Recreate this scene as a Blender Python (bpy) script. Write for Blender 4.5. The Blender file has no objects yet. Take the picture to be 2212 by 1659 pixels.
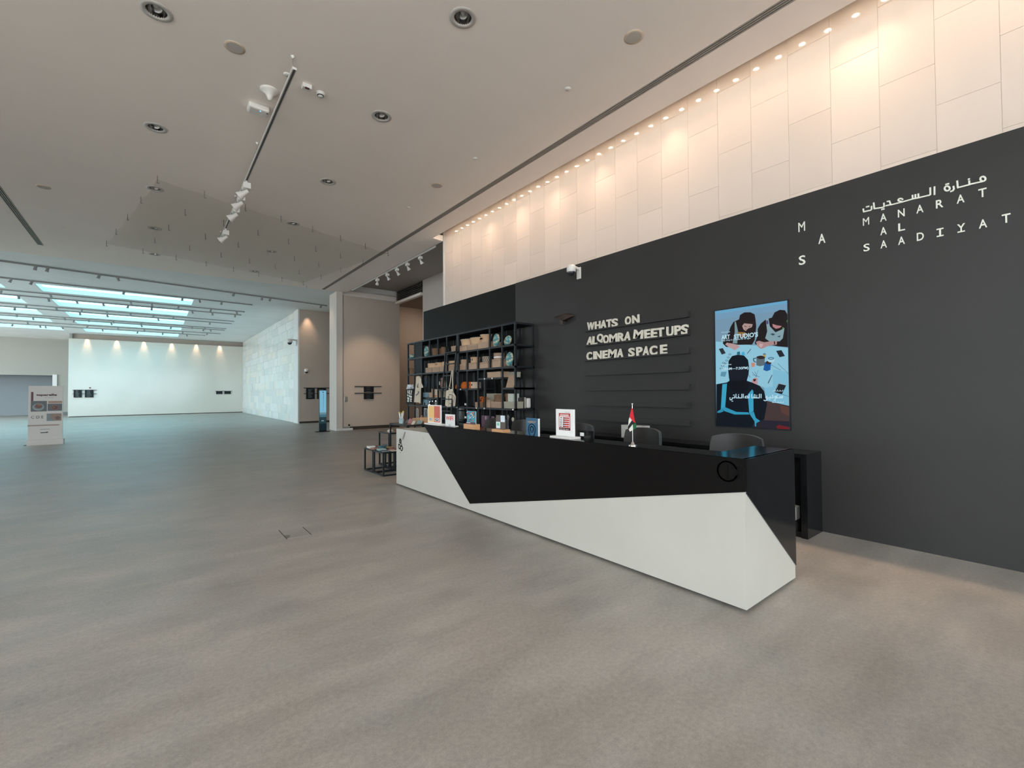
import bpy, bmesh, math, random
from math import sin, cos, pi, radians, sqrt
from mathutils import Matrix, Vector
random.seed(7)
SC = bpy.context.scene
COL = SC.collection
R = random.Random(11)

# ------------------------------------------------------------------ camera
IW, IH, FPX = 2212, 1659, 972.39
YAW, PITCH, ROLL, HC = radians(38.524), radians(1.062), radians(-0.408), 1.55
fw = Vector((sin(YAW)*cos(PITCH), cos(YAW)*cos(PITCH), sin(PITCH)))
r0 = Vector((cos(YAW), -sin(YAW), 0)); u0 = r0.cross(fw)
rt = r0*cos(ROLL) + u0*sin(ROLL); up = u0*cos(ROLL) - r0*sin(ROLL)
cam = bpy.data.cameras.new('camera'); cam.lens = 36*FPX/IW; cam.sensor_width = 36; cam.clip_end = 300; cam.clip_start = .05
camo = bpy.data.objects.new('camera', cam); COL.objects.link(camo)
m = Matrix((rt, up, -fw)).transposed().to_4x4(); m.translation = (0, 0, HC); camo.matrix_world = m
SC.camera = camo
O = Vector((0, 0, HC))
def ray(x, y): return fw*FPX + (x-IW/2)*rt + (IH/2-y)*up
def onX(x, y, X): d = ray(x, y); return O + d*(X/d.x)
def onY(x, y, Y): d = ray(x, y); return O + d*(Y/d.y)
def onZ(x, y, Z): d = ray(x, y); return O + d*((Z-HC)/d.z)

# ------------------------------------------------------------------ light and exposure
SC.view_settings.view_transform = 'Standard'; SC.view_settings.look = 'None'
SC.view_settings.gamma = 1; SC.view_settings.use_curve_mapping = False
SC.view_settings.exposure = 0.0
w = bpy.data.worlds.new('sky'); SC.world = w; w.use_nodes = True
bg = w.node_tree.nodes['Background']; bg.inputs[0].default_value = (.84, .93, 1, 1); bg.inputs[1].default_value = 7.4
def area(name, loc, rot, sx, sy, power, col, portal=False):
    l = bpy.data.lights.new(name, 'AREA'); l.shape = 'RECTANGLE'; l.size = sx; l.size_y = sy; l.energy = power; l.color = col
    if portal: l.cycles.is_portal = True
    o = bpy.data.objects.new(name, l); o.location = loc; o.rotation_euler = rot; COL.objects.link(o); return o
def spot(name, loc, tgt, power, col, ang=60, blend=.6, rad=.04, parent=None):
    l = bpy.data.lights.new(name, 'SPOT'); l.energy = power; l.color = col; l.spot_size = radians(ang); l.spot_blend = blend; l.shadow_soft_size = rad
    o = bpy.data.objects.new(name, l); o.location = loc
    o.rotation_euler = (Vector(tgt)-Vector(loc)).to_track_quat('-Z', 'Y').to_euler(); COL.objects.link(o)
    return o
WARM = (1, .72, .48)
# portals at the two glazed walls (they guide the daylight of the sky)
area('daylight_portal', (-1.5, -8.9, 2.8), (radians(90), 0, 0), 16, 5.4, 1, (1, 1, 1), True)     # normal +Y
area('daylight_portal', (-9.9, -1, 2.8), (radians(90), 0, radians(-90)), 12, 5.4, 1, (1, 1, 1), True)
area('daylight_portal', (-15.9, 35, 2.8), (radians(90), 0, radians(-90)), 28, 5.4, 1, (1, 1, 1), True)  # normal +X

# ------------------------------------------------------------------ materials
MC = {}
def mat(name, col, rough=.6, metal=0, spec=.5, noise=0, nscale=8, bump=0, bscale=200, rnd=0, emit=None, estr=1, stretch=None, coat=0, alpha=None):
    if name in MC: return MC[name]
    m = bpy.data.materials.new(name); m.use_nodes = True; nt = m.node_tree; b = nt.nodes['Principled BSDF']
    b.inputs['Base Color'].default_value = (*col, 1); b.inputs['Roughness'].default_value = rough; b.inputs['Metallic'].default_value = metal
    b.inputs['Specular IOR Level'].default_value = spec; b.inputs['Coat Weight'].default_value = coat
    if alpha is not None: b.inputs['Alpha'].default_value = alpha
    if emit: b.inputs['Emission Color'].default_value = (*emit, 1); b.inputs['Emission Strength'].default_value = estr
    N = nt.nodes.new; Lk = nt.links.new
    if noise or rnd:
        tc = N('ShaderNodeTexCoord'); mp = N('ShaderNodeMapping'); Lk(tc.outputs['Object'], mp.inputs[0])
        if stretch: mp.inputs['Scale'].default_value = stretch
        nz = N('ShaderNodeTexNoise'); nz.inputs['Scale'].default_value = nscale; nz.inputs['Detail'].default_value = 5; Lk(mp.outputs[0], nz.inputs[0])
        mr = N('ShaderNodeMapRange'); mr.inputs[1].default_value = .3; mr.inputs[2].default_value = .7
        mr.inputs[3].default_value = 1-noise; mr.inputs[4].default_value = 1+noise; Lk(nz.outputs[0], mr.inputs[0])
        val = mr.outputs[0]
        if rnd:
            oi = N('ShaderNodeObjectInfo'); m2 = N('ShaderNodeMapRange'); m2.inputs[3].default_value = 1-rnd; m2.inputs[4].default_value = 1+rnd
            Lk(oi.outputs['Random'], m2.inputs[0]); mu = N('ShaderNodeMath'); mu.operation = 'MULTIPLY'; Lk(val, mu.inputs[0]); Lk(m2.outputs[0], mu.inputs[1]); val = mu.outputs[0]
        vm = N('ShaderNodeVectorMath'); vm.operation = 'SCALE'; vm.inputs[0].default_value = col; Lk(val, vm.inputs['Scale']); Lk(vm.outputs[0], b.inputs['Base Color'])
    if bump:
        tc = N('ShaderNodeTexCoord'); nz = N('ShaderNodeTexNoise'); nz.inputs['Scale'].default_value = bscale; Lk(tc.outputs['Object'], nz.inputs[0])
        bp = N('ShaderNodeBump'); bp.inputs['Strength'].default_value = bump; bp.inputs['Distance'].default_value = .002; Lk(nz.outputs[0], bp.inputs['Height']); Lk(bp.outputs[0], b.inputs['Normal'])
    MC[name] = m; return m
def emat(name, col, s=1):
    if name in MC: return MC[name]
    m = bpy.data.materials.new(name); m.use_nodes = True; nt = m.node_tree; nt.nodes.remove(nt.nodes['Principled BSDF'])
    e = nt.nodes.new('ShaderNodeEmission'); e.inputs[0].default_value = (*col, 1); e.inputs[1].default_value = s
    nt.links.new(e.outputs[0], nt.nodes['Material Output'].inputs[0]); MC[name] = m; return m
def vcol_mat(name, emit=0, rough=.5):
    if name in MC: return MC[name]
    m = bpy.data.materials.new(name); m.use_nodes = True; nt = m.node_tree; b = nt.nodes['Principled BSDF']
    a = nt.nodes.new('ShaderNodeAttribute'); a.attribute_name = 'Col'
    if emit:
        nt.links.new(a.outputs[0], b.inputs['Emission Color']); b.inputs['Emission Strength'].default_value = emit
        b.inputs['Base Color'].default_value = (.004, .004, .004, 1); b.inputs['Roughness'].default_value = .3; b.inputs['Specular IOR Level'].default_value = .08
    else: nt.links.new(a.outputs[0], b.inputs['Base Color']); b.inputs['Roughness'].default_value = rough
    MC[name] = m; return m
def s2l(*c): return tuple(((v/255+.055)/1.055)**2.4 if v > 10 else v/255/12.92 for v in c)

def floor_material():
    m = bpy.data.materials.new('polished_concrete'); m.use_nodes = True; nt = m.node_tree; b = nt.nodes['Principled BSDF']; N = nt.nodes.new; L = nt.links.new
    tc = N('ShaderNodeTexCoord')
    def nz(sc, st, det=6, rot=0):
        mp = N('ShaderNodeMapping'); mp.inputs['Scale'].default_value = st; mp.inputs['Rotation'].default_value = (0, 0, rot); L(tc.outputs['Object'], mp.inputs[0])
        n = N('ShaderNodeTexNoise'); n.inputs['Scale'].default_value = sc; n.inputs['Detail'].default_value = det; n.inputs['Roughness'].default_value = .6; L(mp.outputs[0], n.inputs[0]); return n.outputs[0]
    a = nz(.9, (1, 1, 1)); c = nz(2.2, (.5, 1.6, 1), 6, radians(20)); f = nz(38, (1, 1, 1), 6); g = nz(150, (1, 1, 1), 2)
    def mr(src, lo, hi, a0=.3, a1=.7):
        n = N('ShaderNodeMapRange'); n.inputs[1].default_value = a0; n.inputs[2].default_value = a1; n.inputs[3].default_value = lo; n.inputs[4].default_value = hi; L(src, n.inputs[0]); return n.outputs[0]
    def mul(x, y):
        n = N('ShaderNodeMath'); n.operation = 'MULTIPLY'; L(x, n.inputs[0]); L(y, n.inputs[1]); return n.outputs[0]
    v = mul(mul(mr(a, .87, 1.13), mr(c, .85, 1.15)), mul(mr(f, .88, 1.12), mr(g, .88, 1.12)))
    rp = N('ShaderNodeMix'); rp.data_type = 'RGBA'; rp.inputs[6].default_value = (.375, .338, .296, 1); rp.inputs[7].default_value = (.352, .335, .305, 1); L(mr(nz(1.5, (1, 1, 1), 3), 0, 1), rp.inputs[0])
    vm = N('ShaderNodeVectorMath'); vm.operation = 'SCALE'; L(rp.outputs[2], vm.inputs[0]); L(v, vm.inputs['Scale']); L(vm.outputs[0], b.inputs['Base Color'])
    L(mr(c, .36, .50), b.inputs['Roughness']); b.inputs['Specular IOR Level'].default_value = .45
    bp = N('ShaderNodeBump'); bp.inputs['Strength'].default_value = .12; bp.inputs['Distance'].default_value = .003; L(f, bp.inputs['Height']); L(bp.outputs[0], b.inputs['Normal'])
    return m
M_FLOOR = floor_material()
M_CEIL = mat('painted_ceiling', (.93, .845, .78), .85, noise=.02, nscale=.6)
M_HCEIL = mat('hall_ceiling_paint', (.82, .83, .82), .85, noise=.04, nscale=.7)
M_WHITE = mat('white_paint', (.72, .71, .68), .5)
M_WALLW = mat('warm_plaster', (.56, .48, .41), .7, noise=.04, nscale=.8)
M_FAR = mat('polished_cream_wall', (.74, .69, .61), .12, spec=.35, noise=.03, nscale=.5)
M_BLACK = mat('black_wall_paint', (.031, .030, .0285), .5, spec=.3, noise=.06, nscale=1.2, bump=.15, bscale=60)
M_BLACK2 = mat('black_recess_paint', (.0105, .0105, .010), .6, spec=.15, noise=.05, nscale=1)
M_TILE = mat('beige_stone_tile', (.70, .615, .545), .40, spec=.3, noise=.03, nscale=1.2, rnd=.04, coat=.8)
M_TILE.node_tree.nodes['Principled BSDF'].inputs['Coat Roughness'].default_value = .015
M_GROUT = mat('tile_backing', (.74, .66, .53), .6)
M_METAL = mat('black_powder_metal', (.010, .013, .0155), .5, spec=.3)
M_STEEL = mat('brushed_steel', (.55, .52, .49), .3, metal=1)
M_CHROME = mat('chrome', (.8, .8, .8), .08, metal=1)
M_DWHITE = mat('white_solid_surface', (.51, .495, .44), .32, noise=.025, nscale=2)
M_DBLACK = mat('gloss_black_laminate', (.007, .0075, .008), .14, spec=.45)
M_PLASTIC = mat('white_plastic', (.72, .70, .66), .4)
M_DARK = mat('dark_void', (.006, .006, .006), .8)
M_CARD = mat('kraft_card', s2l(172, 145, 122), .75, rnd=.12, noise=.05, nscale=12)
M_CARDL = mat('pale_card', s2l(166, 160, 143), .75, rnd=.08, noise=.04, nscale=12)
M_TAN = mat('tan_basket', s2l(205, 170, 135), .7, rnd=.08, noise=.1, nscale=60)
M_BROWN = mat('brown_basket', s2l(120, 90, 66), .8, noise=.25, nscale=60)
M_WOOD = mat('light_wood', s2l(196, 148, 104), .5, noise=.1, nscale=6, stretch=(1, 1, 8))
M_PAPER = mat('white_paper', (.78, .78, .76), .5)
M_ORANGE = mat('orange_felt', s2l(190, 95, 25), .85, noise=.15, nscale=30)
M_CLOTH = mat('cream_cotton', s2l(205, 195, 175), .9, noise=.06, nscale=14)
M_CHAIR = mat('black_leather', (.022, .019, .017), .42, spec=.4)
M_CHAIR2 = mat('chair_side_grey', (.05, .055, .06), .5)

# ------------------------------------------------------------------ mesh helpers
class MB:
    def __init__(s): s.v = []; s.f = []; s.m = []; s.sm = []
    def add(s, vs, fs, mi=0, sm=False):
        o = len(s.v); s.v += [tuple(x) for x in vs]; s.f += [tuple(i+o for i in f) for f in fs]; s.m += [mi]*len(fs); s.sm += [sm]*len(fs); return s
    def box(s, a, b, mi=0):
        x0, y0, z0 = [min(p, q) for p, q in zip(a, b)]; x1, y1, z1 = [max(p, q) for p, q in zip(a, b)]
        return s.add([(x0,y0,z0),(x1,y0,z0),(x1,y1,z0),(x0,y1,z0),(x0,y0,z1),(x1,y0,z1),(x1,y1,z1),(x0,y1,z1)],
                     [(0,3,2,1),(4,5,6,7),(0,1,5,4),(1,2,6,5),(2,3,7,6),(3,0,4,7)], mi)
    def cbox(s, c, d, mi=0): return s.box([c[i]-d[i]/2 for i in range(3)], [c[i]+d[i]/2 for i in range(3)], mi)
    def prism(s, poly, d, mi=0):            # poly: 3D points, d: extrusion vector
        n = len(poly); P = [Vector(p) for p in poly]; Q = [p+Vector(d) for p in P]
        nrm = Vector((0,0,0))
        for i in range(n): nrm += P[i].cross(P[(i+1) % n])
        if nrm.dot(Vector(d)) > 0: P = P[::-1]; Q = Q[::-1]
        return s.add(P+Q, [tuple(range(n)), tuple(range(2*n-1, n-1, -1))] + [(i, i+n, (i+1) % n+n, (i+1) % n)[::1] for i in range(n)], mi)
    def lathe(s, prof, c=(0,0,0), axis='Z', n=24, mi=0, sm=True, sx=1, sy=1, cap=True):   # prof: (r, h)
        vs = []
        for r, h in prof:
            for k in range(n):
                a = 2*pi*k/n; p = (r*cos(a)*sx, r*sin(a)*sy, h)
                if axis == 'X': p = (p[2], p[0], p[1])
                if axis == 'Y': p = (p[1], p[2], p[0])
                vs.append((p[0]+c[0], p[1]+c[1], p[2]+c[2]))
        fs = [(i*n+k, i*n+(k+1) % n, (i+1)*n+(k+1) % n, (i+1)*n+k) for i in range(len(prof)-1) for k in range(n)]
        s.add(vs, fs, mi, sm)
        if not cap: return s
        if prof[0][0] > 1e-5: s.add(vs[:n], [tuple(range(n-1, -1, -1))], mi)
        if prof[-1][0] > 1e-5: s.add(vs[-n:], [tuple(range(n))], mi)
        return s
    def cyl(s, a, b, r, n=12, mi=0, r2=None):
        a = Vector(a); b = Vector(b); d = (b-a).normalized(); t = d.orthogonal().normalized(); q = d.cross(t); r2 = r if r2 is None else r2
        vs = [a+(t*cos(2*pi*k/n)+q*sin(2*pi*k/n))*r for k in range(n)] + [b+(t*cos(2*pi*k/n)+q*sin(2*pi*k/n))*r2 for k in range(n)]
        s.add(vs, [(k, (k+1) % n, (k+1) % n+n, k+n) for k in range(n)], mi, True)
        return s.add(vs, [tuple(range(n-1, -1, -1)), tuple(range(n, 2*n))], mi)
    def tube(s, pts, r, n=8, mi=0):
        for a, b in zip(pts, pts[1:]): s.cyl(a, b, r, n, mi)
        return s
    def ball(s, c, rx, ry, rz, n=16, k=10, mi=0):
        return s.lathe([(max(sin(pi*i/k), 0)*1.0, -cos(pi*i/k)) for i in range(k+1)], n=n, mi=mi)._scale_last((n)*(k+1), c, (rx, ry, rz))
    def _scale_last(s, cnt, c, r):
        for i in range(len(s.v)-cnt, len(s.v)): v = s.v[i]; s.v[i] = (c[0]+v[0]*r[0], c[1]+v[1]*r[1], c[2]+v[2]*r[2])
        return s
    def build(s, name, mats, parent=None, off=None, bevel=0):
        if off is None and parent is not None: off = Vector(parent.get('_o', (0, 0, 0)))
        off = Vector(off or (0, 0, 0))
        me = bpy.data.meshes.new(name); me.from_pydata([tuple(Vector(v)-off) for v in s.v], [], s.f)
        for m_ in (mats if isinstance(mats, (list, tuple)) else [mats]): me.materials.append(m_)
        me.polygons.foreach_set('material_index', s.m); me.polygons.foreach_set('use_smooth', s.sm); me.update()
        o = bpy.data.objects.new(name, me); COL.objects.link(o)
        if parent is not None: o.parent = parent
        else: o.location = off
        if bevel:
            b = o.modifiers.new('bevel', 'BEVEL'); b.width = bevel; b.segments = 2; b.limit_method = 'ANGLE'; b.harden_normals = False
        return o
def tag(o, label, cat, group=None, kind=None):
    o['label'] = label; o['category'] = cat
    if group: o['group'] = group
    if kind: o['kind'] = kind
    return o
def thing(name, loc, label, cat, group=None):          # Empty at the base; children are built in world coordinates
    o = bpy.data.objects.new(name, None); COL.objects.link(o); o.location = loc; o['_o'] = tuple(loc); o.empty_display_size = .1
    return tag(o, label, cat, group)
def struct(name, mb, m_, parent=None, bevel=0):
    o = mb.build(name, m_, parent, bevel=bevel)
    if parent is None: o['kind'] = 'structure'
    return o
def sroot(name, loc=(0, 0, 0)):
    o = bpy.data.objects.new(name, None); COL.objects.link(o); o.location = loc; o['_o'] = tuple(loc); o['kind'] = 'structure'; return o
def bx(a, b): return MB().box(a, b)
def copy_tree(o, parent=None, loc=None):
    c = o.copy(); COL.objects.link(c)
    if parent is not None: c.parent = parent
    if loc is not None: c.location = loc
    for ch in [x for x in o.children]:
        d = ch.copy(); COL.objects.link(d); d.parent = c
        for g in ch.children: e = g.copy(); COL.objects.link(e); e.parent = d
    return c

FONTC = {}
def glyphs(body, bold=0, shear=0, res=3):
    k = (body, bold, shear)
    if k in FONTC: return FONTC[k]
    cu = bpy.data.curves.new('t', 'FONT'); cu.body = body; cu.size = 1; cu.offset = bold; cu.shear = shear; cu.resolution_u = res; cu.fill_mode = 'FRONT'
    o = bpy.data.objects.new('t', cu); COL.objects.link(o)
    dg = bpy.context.evaluated_depsgraph_get(); dg.update()
    me = bpy.data.meshes.new_from_object(o.evaluated_get(dg))
    vs = [tuple(v.co[:2]) for v in me.vertices]; fs = [tuple(p.vertices) for p in me.polygons]
    bpy.data.objects.remove(o); bpy.data.curves.remove(cu); bpy.data.meshes.remove(me)
    FONTC[k] = (vs, fs); return vs, fs
def text_mb(body, o, u, v, n, width=None, height=None, depth=.0008, bold=0, shear=0, rot=0, mb=None, mi=0, align='L'):
    """flat lettering: o is the lower left corner of the word, u and v its directions, n the outward normal"""
    vs, fs = glyphs(body, bold, shear)
    if not vs: return mb
    x0 = min(p[0] for p in vs); x1 = max(p[0] for p in vs); y0 = min(p[1] for p in vs); y1 = max(p[1] for p in vs)
    sx = width/(x1-x0) if width else height/(y1-y0); sy = height/(y1-y0) if height else sx
    o, u, v, n = [Vector(q) for q in (o, u, v, n)]; mb = mb or MB(); c, s_ = cos(rot), sin(rot); W_ = (x1-x0)*sx; H_ = (y1-y0)*sy
    off = {'L': 0, 'C': -W_/2, 'R': -W_}[align]
    P = []
    for p in vs:
        a = (p[0]-x0)*sx-W_/2; b = (p[1]-y0)*sy-H_/2; a, b = a*c-b*s_+W_/2+off, a*s_+b*c+H_/2; P.append(o+u*a+v*b)
    if depth <= .001: mb.add([p+n*depth for p in P], fs, mi); return mb
    k = len(P); ed = {}
    for f in fs:
        for i in range(len(f)):
            e = (f[i], f[(i+1) % len(f)])
            ed[e] = 1
    side = [(a, b) for (a, b) in ed if (b, a) not in ed]
    mb.add([p+n*depth for p in P]+P, list(fs)+[(b, a, a+k, b+k) for a, b in side]+[tuple(i+k for i in f[::-1]) for f in fs], mi)
    return mb
def art(name, parent, shapes, m_, n, step=.0004):
    """flat print: shapes = [(rgb, [3D points])], each a little proud of the one before"""
    me = bpy.data.meshes.new(name); vs = []; fs = []; cs = []; off = Vector(parent.get('_o', (0, 0, 0))) if parent else Vector((0, 0, 0)); n = Vector(n)
    for i, (c, pts) in enumerate(shapes):
        k = len(vs); P = [Vector(p)+n*(step*(i+1)) for p in pts]; nn = Vector((0, 0, 0))
        for a in range(len(P)): nn += (P[a]-P[0]).cross(P[(a+1) % len(P)]-P[0])
        if nn.dot(n) < 0: P = P[::-1]
        vs += [tuple(p-off) for p in P]; fs.append(tuple(range(k, k+len(P)))); cs += [(*c, 1)]*len(P)
    me.from_pydata(vs, [], fs); at = me.color_attributes.new('Col', 'FLOAT_COLOR', 'CORNER')
    at.data.foreach_set('color', [x for c in cs for x in c]); me.materials.append(m_); me.update()
    o = bpy.data.objects.new(name, me); COL.objects.link(o)
    if parent: o.parent = parent
    return o
def frame2(o, u, v):                                   # unit-square helper for prints
    o, u, v = Vector(o), Vector(u), Vector(v)
    return lambda x, y: o+u*x+v*y
def rectp(F, x0, y0, x1, y1): return [F(x0, y0), F(x1, y0), F(x1, y1), F(x0, y1)]
def circp(F, cx, cy, rx, ry, n=20, a0=0, a1=2*pi): return [F(cx+rx*cos(a0+(a1-a0)*i/n), cy+ry*sin(a0+(a1-a0)*i/n)) for i in range(n)]
V_PRINT = vcol_mat('printed_paper', 0, .45); V_SCREEN = vcol_mat('lit_display', .9)
UW, VW, NW = (0, -1, 0), (0, 0, 1), (-1, 0, 0)          # lettering on planes that face -X
UF, VF, NF = (1, 0, 0), (0, 0, 1), (0, -1, 0)          # lettering on planes that face -Y

# ================================================================== STRUCTURE
ZC, ZH = 5.82, 6.0
struct('floor', bx((-16, -12, -.1), (16, 54, 0)), M_FLOOR)
# lobby ceiling: its right edge leaves the light slot open, its far edge is slightly askew to the hall
mb = MB()
mb.prism([(-10.2, -9.2, ZC), (6.0, -9.2, ZC), (6.0, 11.0, ZC), (6.35, 11.05, ZC), (6.35, 19.3, ZC), (5.56, 19.24, ZC), (-3.55, 19.62, ZC), (-10.2, 19.85, ZC)], (0, 0, .16))
ceil = struct('ceiling', mb, M_CEIL)
DL = [(0.0, 6.3), (2.73, 4.28), (0.0, 9.09), (2.72, 6.6), (2.72, 9.32), (0.0, 11.82), (2.71, 12.17), (2.74, 14.94), (2.72, 17.73), (0.0, 14.65), (0.0, 17.37)]
cut = MB()
for x, y in DL: cut.cyl((x, y, ZC-.1), (x, y, ZC+.12), .098, 28)
cut.box((5.345, -4, ZC-.1), (5.475, 19.2, ZC+.05)).box((-2.595, 2, ZC-.1), (-2.465, 18.25, ZC+.05))
co = cut.build('cutter', M_CEIL); bm_ = ceil.modifiers.new('b', 'BOOLEAN'); bm_.object = co; bm_.operation = 'DIFFERENCE'; bm_.solver = 'EXACT'
dg = bpy.context.evaluated_depsgraph_get(); dg.update(); nm_ = bpy.data.meshes.new_from_object(ceil.evaluated_get(dg)); ceil.modifiers.clear(); ceil.data = nm_; nm_.materials.clear(); nm_.materials.append(M_CEIL); bpy.data.objects.remove(co)
# hall ceiling with skylight openings
SX = [(-3.73, 1.46), (-9.95, -4.76)]
SY = [(25.7, 27.4), (29.4, 31.4), (33.35, 35.3), (37.0, 38.5), (41.0, 43.0)]
mb = MB(); zt = ZH+.22
ys = [19.35] + [q for p in SY for q in p] + [51]
for i in range(len(ys)-1):
    y0, y1 = ys[i], ys[i+1]
    if i % 2 == 0: mb.box((-16, y0, ZH), (8.7, y1, zt))
    else:
        for x0, x1 in [(-16, SX[1][0]), (SX[1][1], SX[0][0]), (SX[0][1], 8.7)]: mb.box((x0, y0, ZH), (x1, y1, zt))
struct('ceiling_hall', mb, M_HCEIL)
M_SKY = emat('skylight_daylight', (.36, .98, 1.25), 3.2)
k = 0
for x0, x1 in SX:
    for y0, y1 in SY:
        k += 1; wr = sroot('window_%d' % k, (x0, y0, zt))
        mb = MB(); t = .02
        for a, b in [((x0, y0), (x1, y0+t)), ((x0, y1-t), (x1, y1)), ((x0, y0+t), (x0+t, y1-t)), ((x1-t, y0+t), (x1, y1-t))]: mb.box((*a, ZH+.002), (*b, zt+.05))
        mb.build('window_frame', M_WHITE, wr)
        bx((x0+t, y0+t, zt-.03), (x1-t, y1-t, zt-.01)).build('pane', M_SKY, wr)
struct('ceiling_upper', bx((-16, 19.35, zt+.06), (8.7, 51, zt+.1)), M_HCEIL)
# bay ceiling (higher) right of the lobby ceiling, and slot lid
struct('ceiling_bay', bx((6.2, 11.2, 6.2), (16, 25, 6.3)), mat('bay_paint', (.40, .36, .33), .8))
struct('ceiling_slot', MB().box((5.9, -9.2, 6.12), (6.6, 11.2, 6.2)).box((5.9, -9.2, ZC+.16), (5.98, 11.0, 6.12)), M_WALLW)  # side strip added, unseen, to keep sky light out of the slot
struct('sky_block_roof', MB().box((-10.35, -9.35, 6.6), (16.3, 19.9, 6.75)).box((-16.35, 19.9, 6.6), (16.3, 53, 6.75)).box((-10.35, -9.3, 5.82), (-10.25, 19.6, 6.6)).box((-10.35, -9.35, 5.82), (16.3, -9.25, 6.6)).box((16.2, -9.25, 0), (16.3, 53, 6.6)).box((-16.35, 19.6, 5.95), (-16.25, 53, 6.6)).box((-16.25, 52.9, 0), (16.2, 53, 6.6)).box((-16.25, 19.6, 5.95), (-10.25, 19.7, 6.6)).box((6.75, -9.25, 0), (16.2, -9.15, 5.82)), M_WALLW)  # unseen roof and fascias, added to shut out leaking sky light
# black feature wall
XB = 5.75
struct('wall_right', bx((XB, -9.2, 0), (XB+.09, 7.09, 3.77)), M_BLACK)
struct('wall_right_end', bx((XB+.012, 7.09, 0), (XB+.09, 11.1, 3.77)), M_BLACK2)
# beige wall with stone tiles
XT = 6.4
bw = struct('wall_stone', bx((XT, -9.2, 0), (XT+.3, 11.03, 6.12)), M_GROUT)
tme = {}
for ci in range(-5, 24):
    ya = -.06+.464*ci+.0015; yb = ya+.461
    if yb > 11.03: yb = 11.025
    if yb-ya < .05: continue
    zs = [3.15, 4.06, 4.97, 5.88, 6.12] if ci % 2 == 0 else [3.15, 3.61, 4.52, 5.43, 6.12]
    for z0, z1 in zip(zs, zs[1:]):
        key = (round(yb-ya, 3), round(z1-z0, 3))
        if key not in tme:
            mb = bx((-.006, 0, .0015), (0, yb-ya, z1-z0-.0015)); o = mb.build('tile', M_TILE, bw); tme[key] = o.data
        else: o = bpy.data.objects.new('tile', tme[key]); COL.objects.link(o); o.parent = bw
        o.location = (XT, ya, z0)
struct('trim_1', bx((XT-.03, 11.03, 0), (XT+.32, 11.09, 6.12)), M_WHITE)
# bay walls beyond the black wall
M_BAY = mat('bay_wall_paint', (.50, .45, .41), .7)
struct('wall_bay', bx((8.66, 11.3, 0), (8.8, 16.75, 6.2)), M_BAY)
struct('wall_bay_near', bx((6.72, 11.15, 0), (8.66, 11.3, 6.2)), M_BAY)
struct('wall_passage', bx((8.8, 22.6, 0), (16, 22.8, 6.2)), mat('passage_paint', (.36, .31, .27), .55))
struct('wall_passage_side', bx((15.8, 11.3, 0), (16, 22.6, 6.2)), M_BAY)
struct('wall_passage_near', bx((8.8, 11.15, 0), (15.8, 11.3, 6.2)), M_BAY)
# slab wall with column at its left end
SYL = 19.3
struct('wall_slab', bx((6.26, SYL, .14), (8.8, SYL+.3, 5.72)), M_WALLW)
struct('baseboard_slab', bx((6.62, SYL+.03, 0), (8.8, SYL+.27, .14)), mat('recessed_skirting', (.06, .045, .035), .5))  # dark brown strip set back at the foot of the wall
struct('wall_above_slab', bx((6.26, SYL+.32, 5.0), (8.8, SYL+.5, 6.2)), M_CEIL)
struct('wall_column', bx((5.95, SYL-.1, 0), (6.2, 20.15, ZC)), mat('column_plaster', (.62, .57, .51), .6))
struct('trim_2', bx((6.2, SYL-.02, 0), (6.26, SYL+.2, 5.72)), M_STEEL)
struct('trim_3', bx((5.93, SYL-.13, 0), (6.62, SYL-.1+.06, .09)), M_WHITE)
# hall walls
YS, YF = 25.4, 44.6
struct('wall_side', bx((5.95, YS, .1), (12, YS+.3, ZH)), M_WALLW)
struct('baseboard_side', bx((6.0, YS+.03, 0), (12, YS+.27, .1)), MC['recessed_skirting'])
struct('wall_stub', bx((8.8, 19.6, 0), (8.9, 22.6, 6.2)), M_WALLW)
mw = struct('wall_marble', bx((5.97, YS+.3, 0), (6.2, YF, ZH)), mat('marble_backing', (.5, .5, .45), .6))
struct('trim_4', bx((5.90, YS-.02, 0), (5.97, YS+.9, ZH)), M_WHITE)
MM = [mat('marble_%s' % n_, c, .22, spec=.4, noise=.035, nscale=3, stretch=(1, .6, 2)) for n_, c in
      [('grey', (.70, .72, .69)), ('white', (.80, .80, .77)), ('green', (.74, .77, .73)), ('cream', (.80, .77, .69))]]
z = 0; row = 0
while z < ZH-.05:
    h = [.44, .5, .47][row % 3]; h = min(h, ZH-z); y = YS+.9+(R.random()-.9)*.6
    while y < YF-.05:
        wd = R.choice([.7, .95, 1.2, 1.5]); ya, yb = max(y, YS+.9), min(y+wd, YF-.02)
        if yb-ya > .1:
            pr = R.uniform(.006, .014)
            o = bx((5.97-pr, ya+.006, z+.006), (5.97, yb-.006, z+h-.006)).build('tile', R.choice(MM), mw)
        y += wd
    z += h; row += 1
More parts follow.
